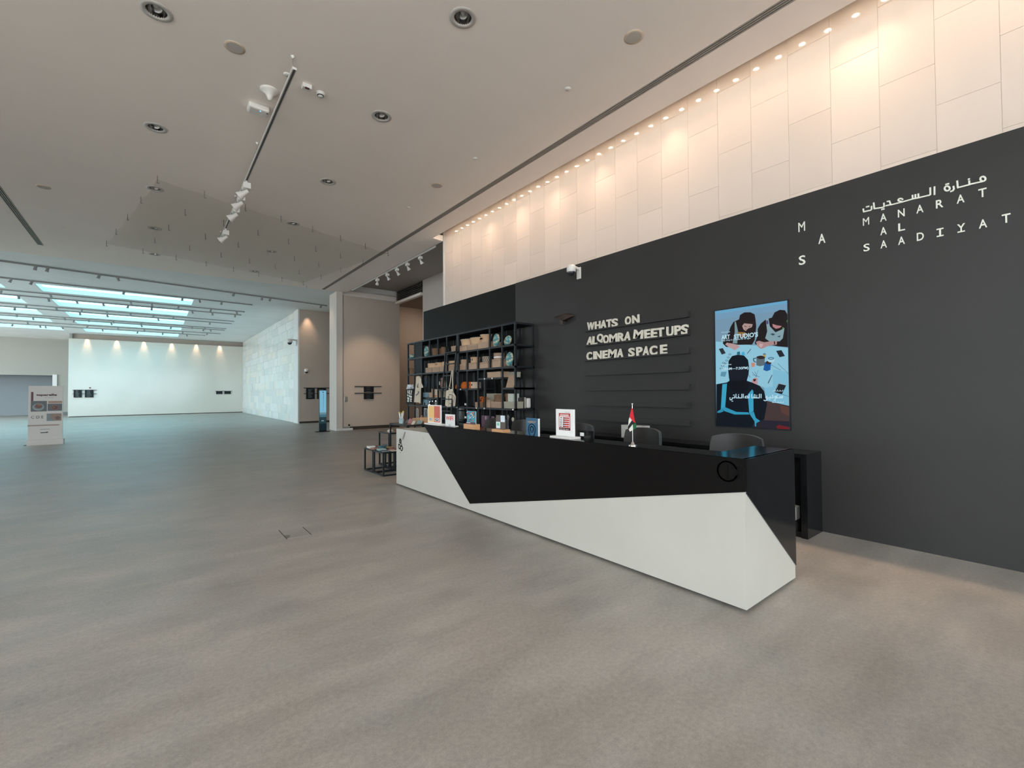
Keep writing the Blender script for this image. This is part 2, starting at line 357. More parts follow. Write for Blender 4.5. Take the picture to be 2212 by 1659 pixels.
# far wall
struct('wall_far', bx((-4.75, YF, .06), (5.97, YF+.3, 5.62)), M_FAR)
struct('wall_far_cove', bx((-4.75, YF+.5, 5.4), (6.2, YF+.6, 6.0)), M_WALLW)
struct('baseboard_far', bx((-4.7, YF+.03, 0), (5.97, YF+.27, .06)), MC['recessed_skirting'])
M_BACK = mat('grey_green_plaster', (.42, .42, .38), .8)
struct('wall_back', MB().box((-6.07, 50, 0), (-4.6, 50.3, 6)).box((-16, 50, 3.14), (-6.07, 50.3, 6)), M_BACK)
struct('wall_back_return', bx((-4.75, YF+.3, 0), (-4.6, 50, 6)), M_BACK)
struct('trim_5', MB().box((-6.2, 49.9, 0), (-5.95, 50, 3.2)), M_HCEIL)
struct('wall_back_room', MB().box((-16, 52.5, 0), (-6, 52.7, 3.2)).box((-6.07, 50.3, 0), (-5.9, 52.5, 3.2)).box((-16, 50.3, 3.14), (-6, 52.6, 3.25)), mat('blue_grey_room', (.30, .34, .36), .7))
struct('baseboard_back', MB().box((-6.0, 49.95, 0), (-4.75, 50, .25)), mat('grey_skirting', (.2, .22, .22), .6))
struct('wall_hall_left', MB().box((-16.2, 19.6, 0), (-16, 21, 6)).box((-16.2, 49, 0), (-16, 52.7, 6)), M_WHITE)
struct('wall_lobby_corner', bx((-16, 19.6, 0), (-10, 19.85, 6)), M_WHITE)
# two glazed walls behind and left of the camera
def glazed(name, a, b, nrm_axis, n, zt):
    r_ = sroot(name, a); mb = MB(); t = .06
    ax = 0 if nrm_axis == 1 else 1; L0 = a[ax]; L1 = b[ax]; c = a[nrm_axis]
    def P(l, d, z_): q = [0, 0, z_]; q[ax] = l; q[nrm_axis] = c+d; return q
    mb2 = MB()
    for i in range(n+1): l = L0+(L1-L0)*i/n; mb.box(P(l-t/2, -.06, .0), P(l+t/2, .06, zt))
    for z_ in (.0, 3.0, zt-.08): mb.box(P(L0, -.05, z_), P(L1, .05, z_+.08))
    mb.build('window_frame', mat('grey_aluminium', (.25, .25, .25), .4, metal=.6), r_)
    g = bpy.data.materials.get('clear_glass')
    if not g:
        g = bpy.data.materials.new('clear_glass'); g.use_nodes = True; nt = g.node_tree; nt.nodes.remove(nt.nodes['Principled BSDF'])
        tr = nt.nodes.new('ShaderNodeBsdfTransparent'); gl = nt.nodes.new('ShaderNodeBsdfGlossy'); gl.inputs['Roughness'].default_value = .02; mx = nt.nodes.new('ShaderNodeMixShader'); mx.inputs[0].default_value = .06
        nt.links.new(tr.outputs[0], mx.inputs[1]); nt.links.new(gl.outputs[0], mx.inputs[2]); nt.links.new(mx.outputs[0], nt.nodes['Material Output'].inputs[0])
    for i in range(n):
        l0 = L0+(L1-L0)*i/n+t/2; l1 = L0+(L1-L0)*(i+1)/n-t/2
        MB().box(P(l0, -.006, .08), P(l1, .006, zt-.08)).build('pane', g, r_)
glazed('window_11', (-10, -9.1, 0), (6.4, -9.1, 0), 1, 8, 5.8)
glazed('window_12', (-10.1, -7, 0), (-10.1, 5, 0), 0, 6, 5.8)
glazed('window_13', (-16.1, 21, 0), (-16.1, 49, 0), 0, 12, 5.9)  # unseen hall glazing, added to bring more light in from the left
struct('wall_left', MB().box((-10.2, 5, 0), (-10, 19.85, 5.82)).box((-10.2, -9.2, 0), (-10, -7, 5.82)), M_WALLW)
struct('ground_outside', bx((-60, -60, -.3), (60, 80, -.12)), mat('pale_paving', (.80, .74, .67), .9))  # unseen ground, colour paled to bounce more daylight onto the ceiling

# ================================================================== RECEPTION DESK
DX, DX2, DY, DY2 = 3.23, 4.10, 1.46, 7.22
dk = thing('reception_desk', (DX, DY, 0), 'long angular reception desk, glossy black folded over white, before the black wall', 'desk')
YB = 6.20                                              # far end of the black top
mb = MB(); mb.box((DX+.02, DY+.02, .02), (DX+.30, DY2, .95)).box((DX+.30, DY+.02, .02), (DX2-.01, DY+.30, .95)).box((DX+.30, DY2-.06, .02), (DX2-.01, DY2, .95))
mb.box((DX+.30, 6.12, .89), (DX2-.01, DY2, .95))
mb.build('white_body', M_DWHITE, dk)
# white face panels (proud of the core) : front and end
mb = MB()
mb.prism([(DX, DY, .025), (DX, DY2, .025), (DX, DY2, .95), (DX, 5.50, .95), (DX, 4.945, .107), (DX, DY, .845)][::-1], (.02, 0, 0))
mb.prism([(DX+.02, DY, .025), (DX2, DY, .025), (DX2, DY, .128), (DX+.02, DY, .828)], (0, .02, 0))
mb.build('white_panel', M_DWHITE, dk)
bx((DX+.05, DY+.05, 0), (DX2-.05, DY2-.03, .03)).build('plinth', mat('plinth_brown', (.05, .04, .035), .5), dk)
mb = MB()
mb.prism([(DX-.008, DY-.008, .845), (DX-.008, DY-.008, 1.07), (DX-.008, 6.22, 1.07), (DX-.008, 4.945, .107)], (.028, 0, 0))
mb.build('black_front', mat('satin_black_laminate', (.0065, .0055, .005), .5, spec=.07), dk)
mb = MB()
mb.prism([(DX+.021, DY-.008, .827), (DX+.021, DY-.008, 1.07), (DX2, DY-.008, 1.07), (DX2, DY-.008, .128)], (0, .028, 0))
mb.build('black_end', M_DBLACK, dk)
mb = MB()
mb.box((DX, DY, 1.045), (DX+.30, YB, 1.07)).box((DX+.30, DY, 1.045), (DX2, DY+.30, 1.07))
mb.box((DX+.27, DY+.3, .95), (DX+.30, YB, 1.045)).box((DX2-.02, DY+.02, .95), (DX2, DY+.3, 1.045)).box((DX+.02, YB-.12, .95), (DX+.3, YB-.1, 1.045))
mb.box((DX+.3, DY+.28, .13), (DX2, DY+.30, 1.045))
mb.build('black_top', M_DBLACK, dk)
bx((DX+.30, DY+.30, .72), (DX2-.05, 6.12, .75)).build('worktop', M_DBLACK, dk)
# printed emblem on the white end and a faint round mark on the black
mb = MB(); C0 = onX(865, 960, DX-.001)
def ring(mb, c, r, t, u, v, n_, seg=18, a0=0, a1=2*pi, mi=0):
    c, u, v, n_ = [Vector(q) for q in (c, u, v, n_)]
    for i in range(seg):
        a, b = a0+(a1-a0)*i/seg, a0+(a1-a0)*(i+1)/seg
        mb.add([c+(u*cos(a)+v*sin(a))*(r-t)+n_*.002, c+(u*cos(a)+v*sin(a))*r+n_*.002, c+(u*cos(b)+v*sin(b))*r+n_*.002, c+(u*cos(b)+v*sin(b))*(r-t)+n_*.002], [(0, 3, 2, 1), (0, 1, 2, 3)], mi)
for dx, dz, r_ in [(0, .055, .042), (-.035, -.04, .045), (.045, -.06, .048)]: ring(mb, C0+Vector((-.001, -dx, dz)), r_, .018, UW, VW, NW)
for a_, b_ in [((-.03, .1), (.07, -.03)), ((.05, -.02), (.1, -.06)), ((-.08, .0), (-.05, -.01)), ((-.01, -.13), (.0, -.145))]:
    d_ = Vector((0, -(b_[0]-a_[0]), b_[1]-a_[1])).normalized(); s_ = d_.cross(Vector(NW))*.008
    p_, q_ = C0+Vector((-.002, -a_[0], a_[1])), C0+Vector((-.002, -b_[0], b_[1])); mb.add([p_+s_, q_+s_, q_-s_, p_-s_], [(0, 1, 2, 3), (3, 2, 1, 0)])
for i in range(3):
    p_ = C0+Vector((-.002, -.075-.02*i, .09)); q_ = p_+Vector((0, -.09, .13)); s_ = Vector((0, .003, 0)); mb.add([p_+s_, q_+s_, q_-s_, p_-s_], [(0, 1, 2, 3), (3, 2, 1, 0)])
mb.build('emblem', mat('emblem_black', (.01, .01, .01), .5), dk)['kind'] = 'stuff'
mb = MB(); C1 = onX(1571, 1018, DX-.01)
ring(mb, C1, .075, .010, UW, VW, NW, 28, .3, 2*pi-.3); mb.cbox(C1+Vector((-.001, 0, 0)), (.002, .012, .09)); mb.cbox(C1+Vector((-.001, -.08, 0)), (.002, .008, .09))
mb.build('round_mark', mat('worn_black', (.0054, .0046, .0042), .5, spec=.065), dk)
mb = MB(); c_ = onX(914, 947, DX-.001); mb.cbox(c_, (.002, .05, .05)); mb.build('worn_print', mat('faded_print', (.5, .47, .4), .5), dk)

# items on the desk ledge ------------------------------------------------
ZL = 1.07
def stand_sign(name, px0, px1, ytop, X, label, cat, body, base=None, th=.012, zb=ZL+.004):
    """upright sign facing -X; returns root and unit-square mapper on its face"""
    a = onX(px0, 930, X).y; b = onX(px1, 930, X).y; zt_ = onX((px0+px1)/2, ytop, X).z
    r_ = thing(name, (X, (a+b)/2, ZL), label, cat)
    return r_, a, b, zt_
# menu frame
r_, a, b, zt_ = stand_sign('menu_holder', 925, 953, 875, 3.33, 'clear sign holder with yellow and orange printed menu at far end of desk', 'sign', None)
a -= .0; bx((3.325, b, ZL+.02), (3.34, a, zt_)).build('panel', M_PAPER, r_); bx((3.27, b-.015, ZL), (3.40, a+.015, ZL+.02)).build('base', M_PLASTIC, r_)
F = frame2((3.324, a, zt_), (0, b-a, 0), (0, 0, ZL+.02-zt_))
sh = [(s2l(235, 190, 110), rectp(F, .06, .05, .5, .93)), (s2l(200, 85, 60), rectp(F, .5, .05, .94, .93)), (s2l(225, 200, 180), rectp(F, .1, .70, .44, .88)), (s2l(220, 210, 205), rectp(F, .55, .70, .9, .88)),
      (s2l(120, 150, 165), circp(F, .24, .79, .12, .07)), (s2l(205, 190, 170), circp(F, .27, .79, .07, .045)), (s2l(80, 80, 100), circp(F, .72, .79, .13, .07)), (s2l(230, 230, 230), circp(F, .73, .78, .06, .03))]
for i in range(8): sh.append((s2l(215, 165, 80), rectp(F, .10, .13+.07*i, .46, .138+.07*i))); sh.append((s2l(175, 65, 45), rectp(F, .54, .13+.07*i, .90, .138+.07*i)))
art('print', r_, sh, V_PRINT, NW)
# wifi sign
r_, a, b, zt_ = stand_sign('wifi_sign', 962.5, 982.5, 895, 3.34, 'white acrylic WIFI sign with red letters on the black ledge', 'sign', None)
bx((3.335, b, ZL), (3.345, a, zt_)).build('panel', M_PAPER, r_, bevel=.002); bx((3.345, b, ZL), (3.40, a, ZL+.008)).build('base', M_PAPER, r_)
text_mb('WIFI', (3.334, a-.02, zt_-.085), UW, VW, NW, width=(a-b)*.80, height=.06, bold=.02).build('lettering', mat('red_ink', s2l(225, 60, 50), .5), r_)
text_mb('WELCOME', (3.334, a-.11, zt_-.15), UW, VW, NW, width=.06, height=.012).build('small_print', mat('grey_ink', (.4, .4, .4), .6), r_) if False else None
mb = MB(); mb.box((3.3338, (a+b)/2-.03, zt_-.150), (3.334, (a+b)/2+.03, zt_-.143)); mb.box((3.3338, (a+b)/2-.025, zt_-.166), (3.334, (a+b)/2+.025, zt_-.160)); mb.build('small_print', mat('grey_ink', (.4, .42, .45), .6), r_)
# poster in wooden foot
r_, a, b, zt_ = stand_sign('event_poster_stand', 1009.5, 1028.5, 888, 3.30, 'colourful illustrated leaflet standing in a light wooden foot on desk', 'sign', None)
bx((3.297, b, ZL+.06), (3.303, a, zt_)).build('leaflet', M_PAPER, r_); bx((3.25, b-.015, ZL), (3.35, a+.015, ZL+.065)).build('wooden_foot', M_WOOD, r_)
F = frame2((3.2965, a, zt_), (0, b-a, 0), (0, 0, ZL+.065-zt_)); rr = random.Random(3)
sh = [(s2l(60, 150, 175), rectp(F, 0, 0, 1, 1))]
cols = [(235, 225, 195), (205, 120, 60), (40, 90, 130), (235, 235, 235), (120, 60, 60), (90, 120, 90), (60, 60, 70)]
for i in range(34):
    cx, cy, rx, ry, an = rr.random(), rr.random()*.8, rr.uniform(.04, .14), rr.uniform(.02, .05), rr.uniform(0, 3)
    cx = min(max(cx, .14), .86); cy = max(cy, .12)
    sh.append((s2l(*rr.choice(cols)), [F(min(1, max(0, cx+rx*cos(t)*cos(an)-ry*sin(t)*sin(an))), cy+(rx*cos(t)*sin(an)+ry*sin(t)*cos(an))*.8) for t in [j*pi/4 for j in range(8)]]))
sh += [(s2l(150, 50, 70), circp(F, .23, .17, .13, .08)), (s2l(60, 35, 55), rectp(F, 0, .85, 1, 1)), (s2l(230, 230, 230), rectp(F, .07, .89, .5, .93)), ]
art('print', r_, sh, V_PRINT, NW)
# brochure card rack in wood foot
r_, a, b, zt_ = stand_sign('brochure_rack', 1072, 1091.5, 897, 3.30, 'grey four-square brochure card in light wooden foot on desk', 'sign', None)
bx((3.297, b, ZL+.03), (3.303, a, zt_)).build('card', mat('grey_brown_card', s2l(92, 82, 76), .6), r_); bx((3.25, b-.02, ZL), (3.36, a+.025, ZL+.035)).build('wooden_foot', M_WOOD, r_)
F = frame2((3.2965, a, zt_), (0, b-a, 0), (0, 0, ZL+.035-zt_))
art('print', r_, [(s2l(215, 228, 235), rectp(F, .52, .02, .98, .48)), (s2l(215, 228, 230), rectp(F, .02, .48, .48, .95)), (s2l(130, 195, 170), circp(F, .25, .66, .15, .12)), (s2l(180, 200, 215), circp(F, .74, .22, .12, .10)), (s2l(215, 228, 235), circp(F, .74, .22, .09, .07)), (s2l(60, 54, 50), rectp(F, .5, .5, .51, .98))], V_PRINT, NW)
# passport sign
r_, a, b, zt_ = stand_sign('passport_sign', 1138, 1163.5, 903, 3.30, 'blue PASSPORT booklet display with gold pin emblem on desk', 'sign', None)
bx((3.29, b, ZL), (3.31, a, zt_)).build('cover', mat('booklet_blue', s2l(38, 88, 118), .4), r_); bx((3.292, b-.014, ZL), (3.306, b, zt_-.004)).build('pages', M_PAPER, r_)
gold = mat('gold_print', s2l(190, 155, 110), .4); u_ = a-b
mb = text_mb('PASSPORT', (3.289, a-.03, zt_-.055), UW, VW, NW, width=u_-.06, height=.022, bold=.01)
cc = Vector((3.289, (a+b)/2, zt_-.125))
ring(mb, cc, .062, .008, UW, VW, NW, 24, -pi/5, pi+pi/5); ring(mb, cc, .036, .006, UW, VW, NW, 20); ring(mb, cc+Vector((0, 0, .005)), .024, .005, UW, VW, NW, 16)
for s_ in (-1, 1):
    p_ = cc+Vector((-.002, s_*.052, -.036)); q_ = cc+Vector((-.002, 0, -.108)); t_ = Vector((0, .006, 0)); mb.add([p_+t_, q_+t_, q_-t_, p_-t_], [(0, 1, 2, 3), (3, 2, 1, 0)])
mb.cbox(cc+Vector((-.001, 0, -.135)), (.002, .028, .03)); mb.cbox(cc+Vector((-.001, 0, -.163)), (.002, .08, .006))
mb.build('gold_print', gold, r_)
# white notice holder
r_, a, b, zt_ = stand_sign('notice_holder', 1202, 1241, 884, 3.36, 'white acrylic holder with red tariff notice, tallest sign on desk', 'sign', None)
bx((3.352, b, ZL+.02), (3.372, a, zt_)).build('panel', M_PAPER, r_, bevel=.003); bx((3.28, b-.02, ZL), (3.43, a+.02, ZL+.02)).build('base', M_PLASTIC, r_, bevel=.003)
F = frame2((3.3515, a, zt_), (0, b-a, 0), (0, 0, ZL+.02-zt_)); red = s2l(170, 45, 42)
sh = [(red, rectp(F, .18, .15, .81, .78)), (s2l(235, 232, 228), rectp(F, .21, .27, .78, .68)), (s2l(35, 30, 35), rectp(F, .19, .70, .80, .77)), (s2l(240, 225, 220), rectp(F, .26, .19, .73, .21)), (s2l(240, 225, 220), rectp(F, .24, .225, .75, .25))]
for i in range(5):
    y_ = .30+.078*i; sh.append((s2l(120, 40, 40), rectp(F, .42, y_, .76, y_+.05))); sh.append((s2l(190, 50, 45), rectp(F, .56, y_, .76, y_+.05)))
    sh.append((s2l(30, 35, 50), circp(F, .32, y_+.025, .06-.012*(i % 2), .018, 7, .3*i)))
sh += [(s2l(225, 225, 225), circp(F, .5, .735, .025, .02)), (s2l(225, 225, 225), rectp(F, .25, .73, .43, .745)), (s2l(225, 225, 225), rectp(F, .58, .73, .76, .745)), (s2l(120, 120, 125), rectp(F, .55, .10, .72, .11)), (red, circp(F, .78, .105, .018, .013))]
art('print', r_, sh, V_PRINT, NW)
# table flag
fx, fy = 3.32, onX(1366.5, 930, 3.32).y
r_ = thing('table_flag', (fx, fy, ZL), 'small red, white, black and green national flag on chrome pole, on desk', 'flag')
MB().lathe([(.038, 0), (.038, .008), (.018, .014), (.012, .03), (.004, .036)], (fx, fy, ZL)).build('base', M_CHROME, r_)
MB().cyl((fx, fy, ZL+.03), (fx, fy, 1.43), .0035, 8, 0).ball((fx, fy, 1.438), .009, .009, .011).build('pole', M_CHROME, r_)
FX = fx-.006
def fq(pts, dx=0): return [onX(1060+x/5.53, 860+y/5.53, FX+dx) for x, y in pts]
red_, grn_, wht_, blk_ = s2l(205, 35, 45), s2l(20, 100, 65), s2l(225, 222, 212), s2l(16, 16, 18)
fl = [(blk_, fq([(1686, 262), (1720, 292), (1700, 318), (1668, 356), (1650, 388), (1643, 412), (1640, 345), (1650, 312)])),
      (wht_, fq([(1662, 222), (1676, 244), (1690, 262), (1652, 318), (1644, 334), (1650, 262)])),
      (red_, fq([(1684, 120), (1698, 124), (1712, 215), (1730, 297), (1716, 290), (1690, 262), (1672, 240), (1660, 224), (1674, 165)])),
      (s2l(170, 25, 38), fq([(1698, 124), (1701, 160), (1724, 270), (1730, 297), (1712, 215)])),
      (grn_, fq([(1704, 312), (1738, 297), (1743, 355), (1706, 378)])),
      (wht_, fq([(1700, 314), (1705, 378), (1668, 400), (1655, 372), (1672, 350)]))]
o = art('flag_cloth', r_, fl, V_PRINT, NW, .0012)
so = o.modifiers.new('thickness', 'SOLIDIFY'); so.thickness = .003; so.offset = -1
# small black box with white label behind notice
r_ = thing('payment_terminal', (3.52, 3.13, .75), 'small black box with white label standing behind the notice holder', 'box')
r_.location = (3.47, 3.14, ZL); r_['_o'] = (3.47, 3.14, ZL)
mb = MB(); bx((3.455, 3.07, ZL), (3.50, 3.25, 1.15)).build('body', M_DBLACK, r_); bx((3.4535, 3.16, 1.095), (3.455, 3.215, 1.13)).build('label_plate', M_PAPER, r_)

# ================================================================== BACK COUNTER
bc = thing('back_counter', (5.32, 1.77, 0), 'low black open-ended counter running along the foot of the black wall', 'counter')
XA, XZ = 5.32, XB-.002
mb = MB(); mb.box((XA, 1.77, .84), (XZ, 6.3, .88)); mb.build('top', M_DBLACK, bc)
bx((XA, 1.77, 0), (XZ, 1.83, .84)).build('end_panel', M_DBLACK, bc)
for y_ in (3.3, 4.8, 6.24): bx((XA+.02, y_, 0), (XZ, y_+.04, .84)).build('divider', M_DBLACK, bc)
bx((XZ-.02, 1.83, 0), (XZ, 6.3, .84)).build('back_panel', M_DARK, bc); bx((XA+.02, 1.83, .0), (XZ-.02, 6.24, .06)).build('bottom_shelf', M_DBLACK, bc)
mb = bx((5.40, 1.93, .16), (5.52, 2.06, .32)); 
bx((5.36, 1.88, .06), (5.60, 2.2, .155)).build('black_case', M_DARK).name = 'storage_case'
o = bpy.data.objects['storage_case']; tag(o, 'low black case on the bottom shelf of the back counter', 'case')
o = bx((5.38, 1.90, .157), (5.50, 2.06, .30)).build('white_carton', M_PLASTIC, bevel=.01); tag(o, 'small white carton inside the open end of back counter', 'carton')
a_ = onX(1342, 925, 5.45); b_ = onX(1372, 925, 5.45)
o = bx((5.40, onX(1390, 925, 5.4).y, .882), (5.55, onX(1342, 925, 5.4).y, 1.06)).build('card_box', mat('off_white_card', (.50, .49, .45), .5)); tag(o, 'off-white box on back counter behind the flag', 'box')

# ================================================================== OFFICE CHAIRS
def chair_proto():
    r_ = thing('office_chair', (0, 0, 0), '', 'chair')
    # backrest curved, on the +X side, top at 1.07
    mb = MB(); n = 12; rows = 10
    def pt(s, t, k):                 # s -1..1 across Y, t 0..1 up, k 0 front / 1 back
        w_ = .268*(1-.08*abs(2*t-1)**3); x = .20+.06*t-.07*s*s*.9+ (.055 if k else 0)
        z = .52+.575*t-.035*(abs(s)**3)*(t**6)
        return (x, s*w_, z)
    F_ = []
    for k in (0, 1):
        for j in range(rows+1):
            for i in range(n+1): F_.append(pt(-1+2*i/n, j/rows, k))
    N_ = (n+1)*(rows+1); fs = []
    for j in range(rows):
        for i in range(n):
            q = j*(n+1)+i; fs.append((q, q+n+1, q+n+2, q+1)); fs.append((N_+q, N_+q+1, N_+q+n+2, N_+q+n+1))
    mb.add(F_, fs, 0, True); fs = []
    for i in range(n): fs.append((i, i+1, N_+i+1, N_+i)); q = rows*(n+1)+i; fs.append((q, N_+q, N_+q+1, q+1))
    for j in range(rows): q = j*(n+1); fs.append((q, N_+q, N_+q+n+1, q+n+1)); q += n; fs.append((q, q+n+1, N_+q+n+1, N_+q))
    mb.add(F_, fs, 1); mb.build('backrest', [M_CHAIR, M_CHAIR2], r_)
    bx((-.27, -.25, .44), (.22, .25, .52)).build('seat', M_CHAIR, r_, bevel=.03)
    bx((.18, -.04, .40), (.29, .04, .60)).build('back_bracket', M_METAL, r_)
    MB().cyl((0, 0, .10), (0, 0, .44), .03).build('gas_column', M_CHROME, r_)
    mb = MB()
    for k in range(5):
        a = 2*pi*k/5+.3; mb.cyl((0, 0, .10), (.28*cos(a), .28*sin(a), .075), .022, 8)
    mb.build('star_base', M_METAL, r_)
    for k in range(5):
        a = 2*pi*k/5+.3; MB().cyl((.28*cos(a)-.02, .28*sin(a), .03), (.28*cos(a)+.02, .28*sin(a), .03), .03, 12).build('castor', M_METAL, r_)
    for s_ in (-1, 1): MB().box((-.16, s_*.27-.025, .66), (.10, s_*.27+.025, .69)).box((-.05, s_*.27-.02, .46), (-.01, s_*.27+.02, .66)).build('armrest', M_METAL, r_)
    return r_
cp = chair_proto(); del cp['_o']
for i, (y_, x_, a_, lb) in enumerate([(2.22, 4.56, 4, 'black leather office chair under the wall screen, nearest desk end'), (3.40, 4.56, -2, 'black leather office chair directly behind the table flag'),
        (4.46, 4.56, 5, 'black leather office chair half hidden by the white notice holder'), (5.72, 4.56, 0, 'black leather office chair behind the blue passport sign'), (6.36, 4.50, 8, 'black leather office chair farthest along desk, in front of shelving')]):
    c = cp if i == 0 else copy_tree(cp); c.location = (x_, y_, 0); c.rotation_euler = (0, 0, radians(a_)); tag(c, lb, 'chair', 'office chairs behind the reception desk')

# ================================================================== LETTER LEDGES AND LETTERS
LZ = [2.574-.2485*i for i in range(7)]
for i, z in enumerate(LZ):
    r_ = MB().box((XB-.055, 3.305, z-.012), (XB-.001, 5.175, z+.002)).box((XB-.018, 3.305, z+.002), (XB-.001, 5.175, z+.06)).box((XB-.055, 3.305, z+.002), (XB-.047, 5.175, z+.010)).box((XB-.05, 3.29, z-.012), (XB-.001, 3.305, z+.065)).build('letter_ledge', M_BLACK)
    tag(r_, 'black wall ledge, %s of seven, %s' % (['topmost', 'second', 'third', 'fourth', 'fifth', 'sixth', 'lowest'][i], 'holding the words %s' % ['WHATS ON', 'ALQOMRA MEETUPS', 'CINEMA SPACE'][i] if i < 3 else 'left empty'), 'ledge', 'letter ledges on the black wall')
M_LET = mat('cream_wood_letter', s2l(214, 208, 192), .55)
rows = [('WHATS ON', 0, [(490, 585), (585, 655), (652, 727), (722, 790), (785, 863), None, (945, 1022), (1032, 1120)]),
        ('ALQOMRA MEETUPS', 1, [(490, 562), (555, 617), (610, 690), (683, 757), (757, 862), (860, 945), (935, 1018), None, (1048, 1172), (1177, 1252), (1255, 1335), (1328, 1418), (1440, 1532), (1537, 1625), (1615, 1715)]),
        ('CINEMA SPACE', 2, [(485, 555), (567, 590), (590, 672), (677, 745), (745, 850), (850, 928), None, (985, 1065), (1080, 1160), (1157, 1240), (1238, 1335), (1365, 1452)])]
tilt = {(0, 0): -5, (1, 0): -8, (1, 1): -4, (1, 2): 0, (1, 5): -4, (1, 6): -7, (1, 8): -9, (2, 4): -5, (2, 5): -4, (0, 2): -4, (2, 9): -3}
ordn = ['first', 'second', 'third', 'fourth', 'fifth', 'sixth', 'seventh', 'eighth']
for txt, ri, px in rows:
    words = txt.split(' '); wi = 0; k = 0
    for ci, ch in enumerate(txt):
        if px[ci] is None: wi += 1; k = 0; continue
        ya = onX(1180+px[ci][0]/5.53, 700+ri*35, XB-.03).y; yb = onX(1180+px[ci][1]/5.53, 700+ri*35, XB-.03).y
        z0 = LZ[ri]+.006; lift = .055 if (ri, ci) == (1, 2) else 0
        h = .138 if ri else .132
        if (ri, ci) == (1, 2): h = .15; lift = .02
        mb = text_mb(ch, (XB-.022, ya, z0+lift), UW, VW, NW, width=(ya-yb)*.93, height=h, depth=.022, bold=.035, rot=radians(tilt.get((ri, ci), R.uniform(-2, 2))))
        zmin = min(v[2] for v in mb.v); mb.v = [(v[0], v[1], v[2]-zmin+z0-.003+lift) for v in mb.v]
        o = mb.build('block_letter', M_LET, off=(XB-.022, ya, z0))
        wd = words[wi]; kk = k; k += 1
        tag(o, 'cream block letter %s, %s letter of the word %s' % (ch, ordn[kk], wd), 'letter', 'block letters on the wall ledges')

# ================================================================== WALL LETTERING
M_LOGO = mat('ivory_lettering', s2l(226, 228, 215), .5)
def wall_word(root, chars, h=.077, w=.051):
    for ch, px, py in chars:
        c = onX(px, py, XB-.001); o_ = (XB-.001, c.y+w/2, c.z-h/2); ww = w
        if ch in 'I': ww = .013; o_ = (XB-.001, c.y+ww/2, c.z-h/2)
        mb = text_mb(ch, o_, UW, VW, NW, width=ww, height=h, depth=.006, bold=0 if ch == 'M' else .012)
        if ch in 'IY':
            mb.box((XB-.0078, c.y-.024, c.z-h/2), (XB-.001, c.y+.024, c.z-h/2+.011))
            if ch == 'I': mb.box((XB-.0078, c.y-.024, c.z+h/2-.011), (XB-.001, c.y+.024, c.z+h/2))
        mb.build('letter', M_LOGO, root)
r_ = thing('initials_lettering', (XB, 1.8, 3.0), 'three scattered ivory letters M, A and S on the upper black wall', 'lettering')
wall_word(r_, [('M', 1732, 490), ('A', 1775.5, 515.5), ('S', 1733, 562)], .105, .066)
c_ = lambda cx, cy: (1660+cx/4.007, 340+cy/4.007)
r_ = thing('latin_lettering', (XB, .9, 3.0), 'ivory words MANARAT AL SAADIYAT in widely spaced capitals on black wall', 'lettering')
wall_word(r_, [(ch, *c_(x, y)) for ch, x, y in [('M', 845, 555), ('A', 995, 520), ('N', 1150, 482), ('A', 1311, 446), ('R', 1482, 402), ('A', 1663, 359), ('T', 1853, 307),
    ('A', 996, 637), ('L', 1153, 602), ('S', 850, 780), ('A', 998, 752), ('A', 1152, 720), ('D', 1315, 685), ('I', 1486, 650), ('Y', 1668, 612), ('A', 1857, 574), ('T', 2058, 528)]])
# arabic line, drawn as strokes (crop pixel coordinates projected on the wall)
r_ = thing('arabic_lettering', (XB, .9, 3.4), 'ivory Arabic name in thin strokes above the Latin words on the black wall', 'lettering')
def P_(cx, cy): q = onX(*c_(cx, cy), XB-.001); return q
def stroke(mb, pts, t=.0125):
    Q = [P_(*p) for p in pts]
    for a, b in zip(Q, Q[1:]):
        d = (b-a); L_ = d.length
        if L_ < 1e-5: continue
        d /= L_; s = d.cross(Vector(NW))*t/2; e = d*t*.35; n_ = Vector(NW)*(.006+.0004*(len(mb.v) % 17))
        mb.prism([a-e+s, b+e+s, b+e-s, a-e-s], n_)
def dot(mb, cx, cy): stroke(mb, [(cx-2, cy), (cx+3, cy-1)], .014)
def loop(cx, cy, rx, ry, a0=0, a1=360, n=12): return [(cx+rx*cos(radians(a0+(a1-a0)*i/n)), cy-ry*sin(radians(a0+(a1-a0)*i/n))) for i in range(n+1)]
glyph = [
 [loop(1857, 188, 22, 20), [(1857, 210), (1740, 236), (1738, 205)], [(1740, 238), (1640, 264), (1634, 206)]],     # meem noon alef
 [[(1602, 252), (1606, 275), (1596, 291), (1580, 297)]],                                                           # ra
 [loop(1548, 271, 22, 20)],                                                                                        # ta marbuta
 [[(1438, 256), (1438, 322)]],                                                                                     # alef
 [[(1401, 265), (1402, 322), (1392, 330), (1300, 352), (1298, 318)], [(1300, 352), (1274, 357), (1273, 324)], [(1274, 357), (1250, 362), (1248, 330)], [(1250, 362), (1160, 388)]],   # lam seen
 [loop(1145, 372, 20, 14, 30, 200), [(1128, 378), (1160, 386)], [(1165, 385), (1060, 412)]],                        # ain
 [[(1060, 412), (1048, 380), (1030, 383)], [(1062, 411), (1020, 420)]],                                            # dal
 [[(1000, 397), (1002, 428), (985, 436), (918, 446), (912, 396)]],                                                  # ya alef
 [[(893, 425), (894, 452), (884, 460), (826, 473), (822, 448)]],                                                    # ta
]
for G_ in glyph:
    mb = MB()
    for s_ in G_: stroke(mb, s_)
    mb.build('letter', M_LOGO, r_)
mb = MB()
for x_, y_ in [(1735, 190), (1540, 236), (1556, 232), (852, 430), (866, 427), (984, 452), (998, 449)]: dot(mb, x_, y_)
mb.build('dots', M_LOGO, r_)

